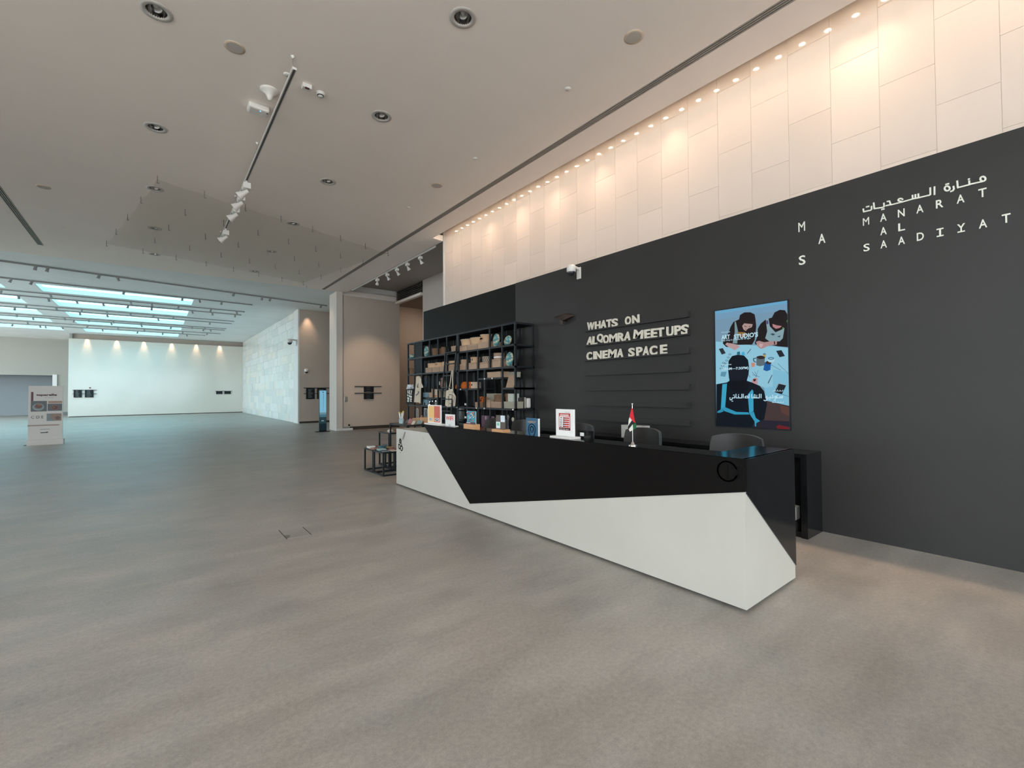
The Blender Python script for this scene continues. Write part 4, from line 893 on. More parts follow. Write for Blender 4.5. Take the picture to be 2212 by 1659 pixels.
def pouch(x0, y0, x1, y1, z0, m_, label, name='felt_pouch', group=None, X=XF+.06, cat='pouch'):
    ya, yb, zb, zt_ = g_rect(x0, y0, x1, y1, X, z0); h = zt_-zb; w_ = ya-yb; c = (X+.06, (ya+yb)/2, zb)
    prof = [(.05*w_, h), (.30*w_, h*.92), (.46*w_, h*.6), (.5*w_, h*.25), (.44*w_, 0)][::-1]
    r_ = MB().lathe(prof, c, n=14, sx=.6).build(name, m_, off=c); tag(r_, label, cat, group); return r_
pouch(785, 853, 865, 925, 1.641, M_ORANGE, 'large orange felt pouch right of the middle uprights', group='orange felt pouches')
pouch(706, 893, 736, 925, 1.641, M_ORANGE, 'small orange felt pouch behind the hanging tote bag', group='orange felt pouches')
b = item_box(897, 858, 924, 925, 1.641, M_ORANGE, 'narrow orange box beside the printed cream drum', lid=False, depth=.1, group=None, name='orange_box')
r_, c, rad, h, sx = item_round(922, 860, 1002, 924, 1.641, mat('cream_drum', s2l(200, 178, 155), .6), 'cream drum with two dark motifs beside the narrow orange box', flare=1.02, name='round_tub', group='round tubs on the shelf boxes', cat='tub')
mb = MB()
for dy in (-.05, .05): mb.cbox((c[0]-rad*sx-.004, c[1]+dy*.8, c[2]+h*.55), (.012, .02, .035))
mb.build('print', M_DARK, r_)
item_box(985, 1118, 1016, 1166, 1.246, M_CARD, 'tiny kraft box at the front edge, fifth row', depth=.06, lid=False)
b = item_box(1038, 1120, 1083, 1168, 1.246, M_BROWN, 'small brown box under the orange patterned box', depth=.14)
ya, yb = b[1], b[2]; r_ = thing('patterned_box', (XF+.03, (ya+yb)/2, b[4]+.001), 'small orange box with black scroll pattern stacked on a brown box', 'box'); zt_ = b[4]+.001
bx((XF+.04, yb+.003, zt_), (XF+.15, ya-.003, zt_+.115)).build('body', M_ORANGE, r_)
mb = MB(); 
for k in range(4): mb.tube([(XF+.038, ya-.01-.02*k, zt_+.01), (XF+.038, yb+.01+.012*k, zt_+.10)], .003, 4)
for k in range(3): mb.tube([(XF+.038, ya-.01, zt_+.03+.03*k), (XF+.038, yb+.01, zt_+.015+.03*k)], .003, 4)
mb.build('scroll_pattern', M_DARK, r_)
b1 = item_box(1120, 1087, 1178, 1174, 1.246, M_CARD, 'kraft box at the left foot of the right unit box stack', depth=.14)
b2 = item_box(1158, 1112, 1310, 1180, 1.246, M_CARD, 'wide kraft box in front of the box stack, fifth row', X=XF+.0, depth=.0) if False else None
ya, yb, zb, zt_ = g_rect(1180, 1113, 1312, 1178, XF+.02, 1.246)
r_ = thing('gift_box', (XF+.02, (ya+yb)/2, 1.246), 'wide kraft box under the brown basket, fifth row', 'box', 'card gift boxes on the shelves'); bx((XF+.04, yb, 1.246), (XF+.22, ya, zt_-.03)).build('body', M_CARD, r_); bx((XF+.037, yb-.003, zt_-.03), (XF+.223, ya+.003, zt_)).build('lid', M_CARD, r_)
c = (XF+.12, (ya+yb)/2, zt_+.001); rad = (ya-yb)/2*.93; r_ = thing('round_basket', c, 'large brown woven basket on the wide kraft box, fifth row', 'basket', 'round baskets on the shelves'); MB().lathe([(rad*.85, 0), (rad, .14), (rad*.93, .14), (rad*.78, .012)], c, n=20, sx=.45).build('body', M_BROWN, r_)
item_box(1135, 1008, 1258, 1172, 1.246, M_CARDL, 'tall stack-height pale box at the back of the fifth row', X=XF+.27, depth=.14, zmax=1.59)
b = item_box(1350, 1112, 1486, 1181, 1.246, M_CARDL, 'wide grey-beige box in the right cell of the fifth row', X=XF+.03); zt_ = b[4]+.001
ya, yb, _, _ = g_rect(1405, 1030, 1475, 1108, XF+.06); r_ = thing('gift_box', (XF+.06, (ya+yb)/2, zt_), 'white cube box on the wide grey-beige box, fifth row', 'box', 'card gift boxes on the shelves'); bx((XF+.06, yb, zt_), (XF+.2, ya, zt_+.15)).build('body', mat('white_card', s2l(185, 192, 180), .6), r_)
ya, yb, _, _ = g_rect(1352, 1020, 1402, 1108, XF+.1); c = (XF+.16, (ya+yb)/2+.0, zt_); rad = (ya-yb)/2; r_ = thing('round_basket', c, 'dark grey-brown basket beside the white cube box, fifth row', 'basket', 'round baskets on the shelves'); MB().lathe([(rad*.8, 0), (rad, .155), (rad*.92, .155), (rad*.75, .012)], c, n=16).build('body', M_BROWN, r_)
# books and white holder seen through the open end cell
xm = 5.52; o_y = 6.62
def end_item(cx0, cy0, cx1, cy1, z0): a = onY(*PX(cx0, cy1), o_y); b = onY(*PX(cx1, cy0), o_y); return a.x, b.x, z0, b.z
for i, (cx0, cx1, cy0, c_, lb, sl) in enumerate([(1540, 1590, 1062, (60, 55, 52), 'grey patterned book leaning in the open end cell', .0), (1592, 1606, 1058, (40, 36, 34), 'dark thin book standing in the open end cell', .0), (1618, 1636, 1056, (165, 155, 140), 'cream spined book standing in the open end cell', .0)]):
    x0, x1, zb, zt_ = end_item(cx0, cy0, cx1, 1180, 1.246); r_ = thing('book', ((x0+x1)/2, o_y, 1.246), lb, 'book', 'books in the end cell'); bx((x0, o_y, 1.246), (x1, o_y+.16, zt_)).build('cover', mat('book_%d' % i, s2l(*c_), .6), r_)
    bx((x0+.003, o_y-.001, 1.25), (x1-.003, o_y+.15, zt_+.001-.004)).build('pages', M_PAPER, r_) if i == 9 else None
    if i == 0: ring_mb = MB(); ring(ring_mb, ((x0+x1)/2, o_y, 1.33), .035, .01, UF, VF, NF); ring_mb.build('print', M_CLOTH, r_)
x0, x1, zb, zt_ = end_item(1647, 1066, 1693, 1182, 1.246); r_ = bx((x0, 6.60, 1.246), (x1, 6.68, zt_)).build('leaflet_holder', M_PLASTIC, bevel=.02); tag(r_, 'white rounded leaflet holder at the right end of shelving', 'holder')
# sixth row
for x0, x1, y0, c_, lb, g_ in [(1068, 1155, 1290, (110, 80, 95), 'purple-grey book standing in the row behind the desk', 'books in the sixth shelf row'), (1187, 1215, 1300, (150, 110, 130), 'narrow pink-spined book in the row behind the desk', 'books in the sixth shelf row')]:
    ya, yb, zb, zt_ = g_rect(x0, y0, x1, 1500, XF+.08, .843); r_ = thing('book', (XF+.08, (ya+yb)/2, .843), lb, 'book', g_); bx((XF+.08, yb, .843), (XF+.11, ya, zt_)).build('cover', mat('cover_%d' % x0, s2l(*c_), .6), r_); bx((XF+.078, yb+(ya-yb)*.28, .86), (XF+.08, yb+(ya-yb)*.45, zt_-.01)).build('spine_band', mat('band_grey', s2l(150, 150, 155), .6), r_)
for x0, x1, y0, lb, m_ in [(1390, 1424, 1280, 'grey swan-necked figurine behind the brochure rack', mat('grey_ceramic', s2l(110, 112, 115), .4)), (1452, 1487, 1312, 'cream leaf-shaped figurine behind the chairs', M_CLOTH)]:
    ya, yb, zb, zt_ = g_rect(x0, y0, x1, 1500, XF+.1, .843); h = zt_-zb; w_ = ya-yb; c = (XF+.1, (ya+yb)/2, zb); r_ = MB().lathe([(w_*.3, 0), (w_*.35, .01), (w_*.12, h*.3), (w_*.2, h*.6), (w_*.45, h*.82), (w_*.4, h*.93), (w_*.1, h)], c, n=14, sx=.5).build('figurine', m_, off=c); tag(r_, lb, 'figurine')
# left unit, lower rows
c_ = g_rect(525, 800, 586, 932, XF+.08, 1.641); ya, yb, zb, zt_ = c_
r_ = thing('plush_toy', (XF+.12, (ya+yb)/2, 1.641), 'pinkish-brown plush toy with a white tag, left unit', 'toy'); h = zt_-1.641
MB().ball((XF+.12, (ya+yb)/2, 1.641+h*.42), .06, (ya-yb)*.40, h*.42).ball((XF+.12, (ya+yb)/2+.01, 1.641+h*.84), .045, (ya-yb)*.3, h*.16).build('body', mat('plush_brown', s2l(135, 110, 98), .95), r_)
bx((XF+.04, (ya+yb)/2+.02, 1.641+h*.35), (XF+.045, ya+.02, 1.641+h*.65)).build('tag_card', M_PAPER, r_)
pouch(588, 835, 606, 868, 1.641, mat('mint_felt', s2l(170, 205, 185), .8), 'tiny mint pouch beside the ladder', cat='pouch', name='mint_pouch')
item_box(395, 995, 437, 1036, 1.441, M_CARD, 'small kraft box on the half shelf, left unit', depth=.12)
item_box(425, 948, 441, 1036, 1.441, M_CARD, 'thin upright kraft box on half shelf, left unit', X=XF+.19, depth=.1, lid=False)
b = item_box(458, 955, 500, 1034, 1.441, mat('cream_card', s2l(205, 185, 160), .6), 'cream box with orange stripe on half shelf, left unit', depth=.1, lid=False); bx((XF+.028, b[2]+.01, b[3]+.02), (XF+.031, b[1]-.02, b[3]+.05)).build('stripe', M_ORANGE, b[0])
item_box(530, 962, 603, 998, 1.246+.19, M_CARDL, 'x', X=XF+.1) if False else None
item_box(530, 962, 600, 1035, 1.441, M_CARDL, 'grey-green box in the left unit beside the ladder', X=XF+.19, depth=.18, zmax=1.6)
for (x0, y0, x1, y1, z0, lb) in [(318, 995, 372, 1037, 1.441, 'folded pale blue cloth on the half shelf behind the T-shirt'), (318, 1055, 370, 1148, 1.246, 'hanging pale blue cloth below the half shelf')]:
    ya, yb, zb, zt_ = g_rect(x0, y0, x1, y1, XF+.08, z0); zt_ = min(zt_, 1.39 if z0 < 1.4 else 1.6); r_ = bx((XF+.06, yb, z0), (XF+.2, ya, zt_)).build('folded_cloth', mat('pale_blue_cloth', s2l(135, 165, 178), .9, noise=.2, nscale=30, stretch=(1, 1, 6)), bevel=.01); tag(r_, lb, 'cloth', 'folded pale blue cloths')
ya, yb, zb, zt_ = g_rect(320, 808, 360, 915, XF+.06, 1.70); r_ = thing('wrapped_scarf', (XF+.1, (ya+yb)/2, zt_), 'rolled blue-grey striped scarf hanging beside the T-shirt', 'scarf'); MB().lathe([(.035, 0), (.05, .15), (.06, zt_-1.70)], (XF+.1, (ya+yb)/2, 1.70), n=14).build('cloth', mat('slate_cloth', s2l(52, 62, 74), .8, noise=.4, nscale=18, stretch=(1, 1, .1)), r_)
MB().cyl((XF+.1, (ya+yb)/2, zt_), (XF+.1, (ya+yb)/2, LV[2]-BT), .003, 5).build('hanging_cord', M_CLOTH, r_)
for k_, (cx, rad, h, m_) in enumerate([(398, .035, .09, M_CHROME), (432, .022, .11, M_DARK), (478, .04, .12, mat('clear_jar', (.3, .3, .28), .1)), (350, .05, .09, M_DARK)]):
    y_, _ = yz(cx, 1130, XF+.08); c = (XF+.1, y_, 1.246); r_ = thing('glass_jar', c, 'small %s jar low in the left shelving unit' % ['bright metal', 'slim black', 'clear', 'squat black'][k_], 'jar', 'small jars low in left unit'); MB().lathe([(rad, 0), (rad, h*.7), (rad*.6, h*.8)], c, n=14).build('body', m_, r_); MB().lathe([(rad*.65, h*.8), (rad*.65, h)], c, n=14).build('lid', M_CHROME, r_)
# framed prints bottom left
for i, (x0, x1, lb) in enumerate([(320, 364, 'white-edged frame leaning low at left of shelving'), (222, 246, 'narrow glass frame standing low at the far left bay')]):
    ya, yb, zb, zt_ = g_rect(x0, 1198, x1, 1320, XF+.06, .843); r_ = thing('picture_frame', (XF+.1, (ya+yb)/2, .843), lb, 'frame', 'frames low in left shelving'); MB().box((XF+.08, yb, .843), (XF+.09, yb+.015, zt_)).box((XF+.08, ya-.015, .843), (XF+.09, ya, zt_)).box((XF+.08, yb, zt_-.015), (XF+.09, ya, zt_)).box((XF+.08, yb, .843), (XF+.09, ya, .858)).build('border', M_PLASTIC, r_); bx((XF+.083, yb+.015, .858), (XF+.088, ya-.015, zt_-.015)).build('picture', mat('dark_print', (.05, .05, .05), .2), r_)
# ladder
yl0, yl1 = onX(985.3, 780, XF-.06).y, onX(962.5, 780, XF-.06).y
r_ = thing('shelf_ladder', (XF-.3, yl0, 0), 'narrow black metal ladder leaning on the shelving between the two units', 'ladder')
for y in (yl0, yl1): MB().prism([(XF-.30, y, 0), (XF-.27, y, 0), (XF-.02, y, 2.58), (XF-.05, y, 2.58)], (0, .028, 0)).build('rail', M_METAL, r_)
for k in range(9):
    z = .35+.262*k; x = XF-.285+.25*z/2.58
    MB().box((x-.03, yl0+.028, z), (x+.03, yl1, z+.022)).build('rung', M_METAL, r_)
MB().tube([(XF-.05, yl1+.014, 2.57), (XF-.0, yl1+.014, 2.62), (XF+.03, yl1+.014, 2.50)], .012, 6).build('hook', M_METAL, r_)
# hanging cloth goods
def panel_cloth(name, outline, X, label, cat, m_, th=.012, group=None, wav=.012):
    P = [onX(*PX(*p), X) for p in outline]; c = P[0]; mb = MB(); Q = []
    me = bmesh.new(); vs = [me.verts.new((X, p.y, p.z)) for p in P]; f = me.faces.new(vs); bmesh.ops.triangulate(me, faces=[f]); bmesh.ops.subdivide_edges(me, edges=me.edges[:], cuts=3, use_grid_fill=True)
    for v in me.verts: v.co.x += wav*sin(v.co.y*45+v.co.z*9)
    r_ = thing(name, (X, c.y, c.z), label, cat, group); mesh = bpy.data.meshes.new('cloth')
    g = bmesh.ops.extrude_face_region(me, geom=me.faces[:]); bmesh.ops.translate(me, verts=[v for v in g['geom'] if isinstance(v, bmesh.types.BMVert)], vec=(-th, 0, 0)); bmesh.ops.recalc_face_normals(me, faces=me.faces[:])
    for v in me.verts: v.co -= Vector((X, c.y, c.z))
    me.to_mesh(mesh); me.free(); mesh.materials.append(m_); o = bpy.data.objects.new('cloth', mesh); COL.objects.link(o); o.parent = r_; return r_
def cq(X, pts): return [onX(*PX(*p), X) for p in pts]
XH = XF-.07
r_ = panel_cloth('tshirt', [(240, 795), (262, 782), (282, 790), (305, 868), (318, 930), (292, 942), (288, 925), (288, 1132), (258, 1122), (208, 1118), (216, 960), (226, 870)], XH, 'cream T-shirt with dark blue brush print hanging on the shelving', 't-shirt', M_CLOTH)
mb = MB(); MB().tube([onX(*PX(262, 782), XH), onX(*PX(263, 755), XH), onX(*PX(265, 735), XF-.01)], .004, 5).build('hanger', M_METAL, r_)
nv_ = mat('navy_print', (.03, .05, .12), .6)
art('print', r_, [((.012, .02, .06), cq(XH-.026, q)) for q in ([(243, 905), (252, 885), (262, 878), (254, 905), (262, 930), (250, 935), (240, 925)], [(225, 1025), (245, 1010), (258, 990), (268, 985), (256, 1012), (240, 1030), (228, 1035)], [(250, 985), (262, 975), (264, 990), (255, 1000)])], vcol_mat('printed_paper', 0, .45), NW)
XT2 = XF-.14
r_ = panel_cloth('white_tote_bag', [(612, 980), (648, 962), (700, 945), (718, 1000), (736, 1060), (735, 1168), (636, 1180), (614, 1160), (622, 1020)], XT2, 'cream cotton tote bag with round black print, hanging from the ladder', 'bag', M_CLOTH)
for pts in ([(685, 725), (668, 850), (650, 965)], [(700, 725), (695, 830), (700, 948)], [(685, 725), (692, 718), (700, 725)]): 
    Q = cq(XT2-.01, pts); mb = MB()
    for a, b in zip(Q, Q[1:]): d = (b-a).normalized(); s_ = d.cross(Vector(NW))*.016; mb.prism([a+s_, b+s_, b-s_, a-s_], (.004, 0, 0))
    mb.build('strap', M_CLOTH, r_)
sh = []
for k in range(13):
    a = radians(-100+k*17); cx, cy = 672+44*cos(a), 1078+58*sin(a); sh.append(((.02, .02, .02), cq(XT2-.026, [(cx-4, cy-6), (cx+4, cy-5), (cx+4, cy+6), (cx-3, cy+5)])))
sh += [((.02, .02, .02), cq(XT2-.026, q)) for q in ([(672, 1072), (680, 1074), (678, 1086), (670, 1082)], [(640, 1045), (652, 1040), (650, 1060), (640, 1062)], [(644, 1068), (658, 1064), (655, 1098), (645, 1090)], [(655, 1020), (664, 1016), (662, 1032)])]
art('print', r_, sh, vcol_mat('printed_paper', 0, .45), NW)
r_ = panel_cloth('black_tote_bag', [(107, 945), (198, 945), (192, 1145), (110, 1145)], XF-.03, 'black bag with bold white angular pattern at far left of shelving', 'bag', M_DARK, wav=.004)
wp = [[(120, 965), (130, 965), (134, 1000), (128, 1012), (120, 1000)], [(142, 965), (156, 965), (152, 1000), (160, 1015), (148, 1025), (140, 1005)], [(168, 965), (180, 970), (172, 1010), (178, 1025), (164, 1020)], [(118, 1015), (134, 1025), (128, 1045), (118, 1040)],
      [(136, 1030), (156, 1028), (168, 1040), (176, 1035), (178, 1060), (160, 1062), (140, 1050)], [(118, 1055), (130, 1052), (146, 1072), (138, 1090), (120, 1085)], [(152, 1070), (172, 1068), (180, 1085), (166, 1095), (154, 1088)], [(118, 1095), (136, 1092), (144, 1105), (134, 1116), (118, 1112)], [(150, 1098), (164, 1096), (180, 1108), (176, 1114), (156, 1112)]]
art('print', r_, [(s2l(215, 220, 210), cq(XF-.054, q)) for q in wp], vcol_mat('printed_paper', 0, .45), NW)
ya, yb, zb, zt_ = g_rect(105, 893, 178, 950, XF-.02, None); c = (XF+.02, (ya+yb)/2, zb)
r_ = thing('bucket_hat', c, 'white bucket hat with blue scribble print, above the black bag', 'hat'); rad = (ya-yb)/2; MB().lathe([(rad, 0), (rad*.93, .02), (rad*.8, (zt_-zb)*.55), (rad*.72, zt_-zb), (0, zt_-zb+.003)], c, n=18, sx=.6).build('crown', mat('scribble_cloth', s2l(195, 200, 205), .9, noise=.75, nscale=26), r_)
bx((XF-.03, yb-.01, zb-.02), (XF+.10, ya+.01, zb-.002)).build('ledge', M_METAL, r_)

# ================================================================== DISPLAY TABLES LEFT OF THE DESK
def frame_table(x0, y0, x1, y1, h, label, tg='black frame display tables'):
    r_ = thing('display_table', (x0, y0, 0), label, 'table', tg); t = .028
    bx((x0+t, y0+t, h-.012), (x1-t, y1-t, h-.002)).build('tabletop', mat('glass_top', (.05, .06, .06), .1), r_)
    for a, b in [((x0, y0), (x1, y0+t)), ((x0, y1-t), (x1, y1)), ((x0, y0+t), (x0+t, y1-t)), ((x1-t, y0+t), (x1, y1-t))]:
        bx((*a, h-t), (*b, h)).build('top_rail', M_METAL, r_); bx((*a, 0), (*b, t)).build('foot_rail', M_METAL, r_)
    for x in (x0, x1-t):
        for y in (y0, y1-t): bx((x, y, t), (x+t, y+t, h-t)).build('leg', M_METAL, r_)
    return r_
frame_table(3.34, 8.06, 3.80, 8.53, .45, 'nearer low black frame display table beside the white desk end')
frame_table(3.34, 8.56, 3.80, 9.02, .45, 'farther low black frame display table left of its twin')
frame_table(3.84, 8.96, 4.50, 9.50, .72, 'middle-height black frame table behind the low tables')
frame_table(3.84, 8.10, 4.86, 8.92, .93, 'tallest black frame table behind the white desk end, crowded with gifts')
rr = random.Random(21)
pal = [(150, 110, 98, 'brick pink'), (60, 105, 115, 'teal'), (205, 195, 180, 'cream'), (190, 150, 105, 'tan'), (110, 115, 118, 'grey'), (175, 120, 120, 'rose'), (225, 225, 220, 'white'), (130, 60, 40, 'rust'), (150, 175, 175, 'pale blue')]
def flat_item(x, y, z, w_, d_, h_, rot, pi_, label, grp, nm='notebook'):
    c = pal[pi_]; m_ = mat('item_%s' % c[3].replace(' ', '_'), s2l(*c[:3]), .6)
    o = MB().cbox((0, 0, h_/2), (w_, d_, h_)).build(nm, m_); o.location = (x, y, z); o.rotation_euler = (0, 0, rot); tag(o, label, {'notebook': 'notebook', 'postcard_pack': 'card', 'pouch': 'pouch'}[nm], grp)
flat = [(3.42, 8.16, 4, .12, .16, .02, 'nearest'), (3.58, 8.15, 2, .13, .17, .012, 'nearest'), (3.68, 8.36, 5, .11, .16, .015, 'nearest'), (3.45, 8.40, 8, .13, .16, .03, 'nearest'), (3.72, 8.16, 6, .08, .1, .02, 'nearest')]
for i, (x, y, p, a, b, h, q) in enumerate(flat): flat_item(x, y, .451, a, b, h, rr.uniform(-.3, .3), p, '%s notebook lying on the nearer low table, %s' % (pal[p][3], ['front left', 'front middle', 'rear right', 'rear left', 'front right'][i]), 'notebooks on the low tables')
for i, (x, y, p, a, b, h) in enumerate([(3.41, 8.64, 0, .11, .13, .03), (3.56, 8.66, 1, .11, .14, .05), (3.72, 8.68, 3, .11, .15, .02), (3.43, 8.88, 6, .12, .14, .04), (3.60, 8.88, 7, .11, .14, .03), (3.73, 8.9, 4, .09, .12, .05)]):
    flat_item(x, y, .451, a, b, h, rr.uniform(-.3, .3), p, '%s notebook lying on the farther low table, %s' % (pal[p][3], ['front left', 'front middle', 'front right', 'rear left', 'rear middle', 'rear right'][i]), 'notebooks on the low tables')
for i, (x, y, p, w_, h_) in enumerate([(3.92, 9.06, 2, .13, .07), (4.08, 9.05, 7, .12, .05), (4.25, 9.06, 6, .1, .08), (4.38, 9.07, 7, .1, .07)]):
    c = (x, y, .721); m_ = mat('item_%s' % pal[p][3].replace(' ', '_'), s2l(*pal[p][:3]), .6)
    o = MB().lathe([(w_*.30, 0), (w_*.5, h_*.4), (w_*.42, h_*.8), (w_*.12, h_)], c, n=14).build('pouch', m_, off=c); tag(o, '%s soft pouch on the middle-height table, %s' % (pal[p][3], ['leftmost', 'second from left', 'third from left', 'rightmost'][i]), 'pouch', 'soft pouches on the middle table')
# tall table goods
zt = .931
def at_tall(px, X): return onX(px, 905, X).y
# jar of pens
y_ = at_tall(866, 3.98); c = (3.98, 8.20, zt)
c = (3.95, onX(867, 915, 3.95).y, zt); c = (3.95, min(max(c[1], 8.16), 8.86), zt)
r_ = thing('pen_jar', c, 'glass jar of white pens with yellow tops, left end of tallest table', 'jar'); MB().lathe([(.045, 0), (.055, .10), (.052, .10), (.042, .006)], c, n=18).build('jar', mat('pale_blue_glass', s2l(150, 175, 180), .1), r_)
for k in range(8):
    a = k*2.4; dx, dy = .026*cos(a), .034*sin(a); p0 = Vector((c[0]+dx*.5, c[1]+dy*.5, zt+.01)); p1 = Vector((c[0]+dx*1.5, c[1]+dy*1.9, zt+.19+.02*(k % 3)))
    q = MB().cyl(p0, p1, .007, 6).build('pen', M_PAPER, r_); q['_o'] = r_['_o']; MB().cyl(p1, p1+(p1-p0)*.12, .008, 6).build('pen_cap', mat('yellow_plastic', s2l(225, 205, 90), .4), q)
def stand_card(px0, px1, py0, X, m_, label, name='card_pack', cat='card', th=.03, lean=.04, grp='upright goods on the tallest table'):
    ya, yb = onX(px0, 910, X).y, onX(px1, 910, X).y; zt_ = onX((px0+px1)/2, py0, X).z; zt_ = max(zt_, zt+.06); ya = min(max(ya, 8.14), 8.88); yb = min(max(yb, 8.12), 8.86)
    if ya-yb < .03: yb = ya-.06
    r_ = MB().prism([(X, ya, zt), (X, yb, zt), (X+lean, yb, zt_), (X+lean, ya, zt_)], (th, 0, 0)).build(name, m_, off=(X, (ya+yb)/2, zt)); tag(r_, label, cat, grp); return r_
stand_card(855, 862, 906, 4.05, mat('item_teal', s2l(60, 105, 115), .6), 'teal packet behind the pen jar', lean=.02)
stand_card(875, 879, 907, 4.12, mat('item_grey', s2l(110, 115, 118), .6), 'grey upright packet beside the pen jar')
stand_card(880, 886, 905, 4.05, mat('item_rose', s2l(175, 120, 120), .6), 'rose pink upright packet in middle of the tallest table')
stand_card(888, 899, 910, 3.97, mat('item_cream', s2l(205, 195, 180), .6), 'cream printed card pack standing at the front of tallest table')
stand_card(899, 907, 911, 4.18, mat('item_pale_blue', s2l(150, 175, 175), .6), 'pale blue card pack right of the cream one')
stand_card(893, 907, 897, 4.50, mat('item_brick_pink', s2l(150, 110, 98), .6), 'dusty pink framed card at the back of the tallest table', th=.01)
stand_card(908, 916, 899, 4.60, mat('item_teal', s2l(60, 105, 115), .6), 'teal card leaning at back of the tallest table', th=.01)
o = bx((4.28, 8.13, zt), (4.62, 8.42, zt+.12)).build('wooden_tray', M_WOOD); tag(o, 'open wooden tray box at the right end of the tallest table', 'box')
o = bx((4.30, 8.48, zt), (4.5, 8.80, zt+.09)).build('wooden_tray', mat('item_tan', s2l(190, 150, 105), .6)); tag(o, 'tan low tray behind the pen jar on tallest table', 'box')

# ================================================================== HALL: TOTEM, KIOSK, SIGNS
ty = 20.4
r_ = thing('totem_sign', (-2.68, ty, 0), 'tall white restaurant totem sign standing on the hall floor at far left', 'sign')
bx((-3.06, ty, .17), (-2.29, ty+.06, 1.86)).build('board', M_PLASTIC, r_); bx((-3.07, ty-.10, 0), (-2.26, ty+.2, .17)).build('base_box', M_PLASTIC, r_)
bx((-3.15, ty-.02, 0), (-3.07, ty+.2, .012)).build('foot_plate', M_METAL, r_)
F = frame2((-3.06, ty-.001, 1.86), (.77, 0, 0), (0, 0, -1.69))
cxm = lambda x: (x-225)/840; cym = lambda y: (y-140)/1320
def RR(x0, y0, x1, y1): return rectp(F, cxm(x0), cym(y0), min(cxm(x1), .985), cym(y1))
def CC(x, y, rx, ry, n=18): return circp(F, cxm(x), cym(y), rx/840, ry/1320, n)
art('print', r_, [(s2l(95, 45, 62), RR(288, 288, 345, 512)), (s2l(92, 98, 100), RR(285, 512, 672, 770)), (s2l(170, 138, 122), RR(700, 515, 1045, 575)), (s2l(88, 98, 102), RR(690, 585, 1045, 762)),
    (s2l(150, 168, 172), CC(465, 660, 140, 88)), (s2l(120, 135, 138), CC(470, 650, 110, 66)), (s2l(110, 72, 55), CC(470, 640, 84, 55)), (s2l(150, 95, 68), CC(490, 612, 45, 22)), (s2l(135, 85, 65), CC(868, 680, 92, 62)), (s2l(85, 50, 40), CC(868, 680, 66, 42)), (s2l(150, 105, 85), CC(850, 675, 25, 16)),
    (s2l(125, 140, 145), RR(670, 828, 1035, 1010)), (s2l(150, 125, 108), [F(cxm(x), cym(y)) for x, y in [(780, 830), (1030, 840), (1035, 1008), (850, 1005), (770, 930)]]), (s2l(110, 85, 75), CC(940, 940, 62, 45)), (s2l(165, 148, 132), RR(215, 1098, 985, 1128)),
    (s2l(30, 35, 45), RR(525, 1284, 680, 1304)), (s2l(30, 35, 45), [F(cxm(670), cym(1270)), F(cxm(732), cym(1290)), F(cxm(670), cym(1308))]), (s2l(150, 155, 155), RR(515, 1205, 750, 1218)), (s2l(165, 170, 170), RR(620, 425, 665, 436)), (s2l(165, 170, 170), RR(690, 428, 825, 436))], V_PRINT, NF, .001)
P0 = F(cxm(415), cym(402)); mbt = text_mb('taparelle', tuple(P0+Vector((0, -.03, 0))), UF, VF, NF, width=.46, height=.085, bold=.03); mbt.build('lettering', mat('maroon_ink', s2l(80, 45, 50), .5), r_)
P0 = F(cxm(300), cym(940)); text_mb('C D E', tuple(P0+Vector((0, -.03, 0))), UF, VF, NF, width=.27, height=.085).build('lettering', mat('slate_ink', s2l(85, 92, 100), .5), r_)
# kiosk
kx0, kx1, ky = 5.25, 5.53, 19.12
r_ = thing('info_kiosk', (5.39, ky, 0), 'slim black freestanding screen kiosk in front of the white column', 'kiosk')
bx((kx0, ky, .02), (kx1, ky+.07, 1.69)).build('body', M_DBLACK, r_); bx((kx0-.12, ky-.08, 0), (kx1+.12, ky+.2, .02)).build('base_plate', M_METAL, r_)
F = frame2((kx0+.01, ky-.001, 1.68), (.26, 0, 0), (0, 0, -1.62))
art('display_picture', r_, [(s2l(22, 38, 44), rectp(F, 0, 0, 1, 1)), (s2l(125, 185, 212), rectp(F, 0, 0, 1, .55)), (s2l(105, 140, 152), rectp(F, 0, .55, 1, .60)), (s2l(70, 115, 130), rectp(F, 0, .60, 1, .665)), (s2l(40, 62, 68), rectp(F, 0, .665, 1, .83)),
    (s2l(60, 100, 125), [F(.52, .06), F(.60, .1), (F(.58, .25)), F(.52, .52), F(.50, .52), F(.54, .25), F(.54, .1)]), (s2l(35, 60, 75), rectp(F, .42, .035, .62, .055)), (s2l(150, 175, 180), circp(F, .45, .76, .2, .014)), (s2l(40, 62, 68), circp(F, .45, .766, .1, .006))], V_SCREEN, NF, .0008)
def way_sign(name, x0, x1, z0, z1, Y, panels, rails, label, lines):
    r_ = thing(name, ((x0+x1)/2, Y, (z0+z1)/2), label, 'sign', 'wayfinding signs in the hall')
    for z in rails: bx((x0, Y-.05, z-.015), (x1, Y, z+.015)).build('rail', M_METAL, r_)
    for a, b, c, d in panels:
        p = bx((a, Y-.07, c), (b, Y-.045, d)).build('panel', M_METAL, r_)
    mb = MB(); rr = random.Random(int(abs(x0*100)))
    for a, b, c, d in panels:
        n = lines; h = (d-c)
        for i in range(n):
            z = d-h*(.14+.72*i/max(n-1, 1)); xs = a+(b-a)*.25; xe = xs+(b-a)*rr.uniform(.3, .6)
            x = xs
            while x < xe: w_ = rr.uniform(.02, .07); mb.box((x, Y-.072, z), (min(x+w_, xe), Y-.070, z+h*.035)); x += w_+.012
    o = mb.build('small_lettering', mat('grey_lettering', s2l(150, 158, 158), .6), r_); o['kind'] = 'stuff'
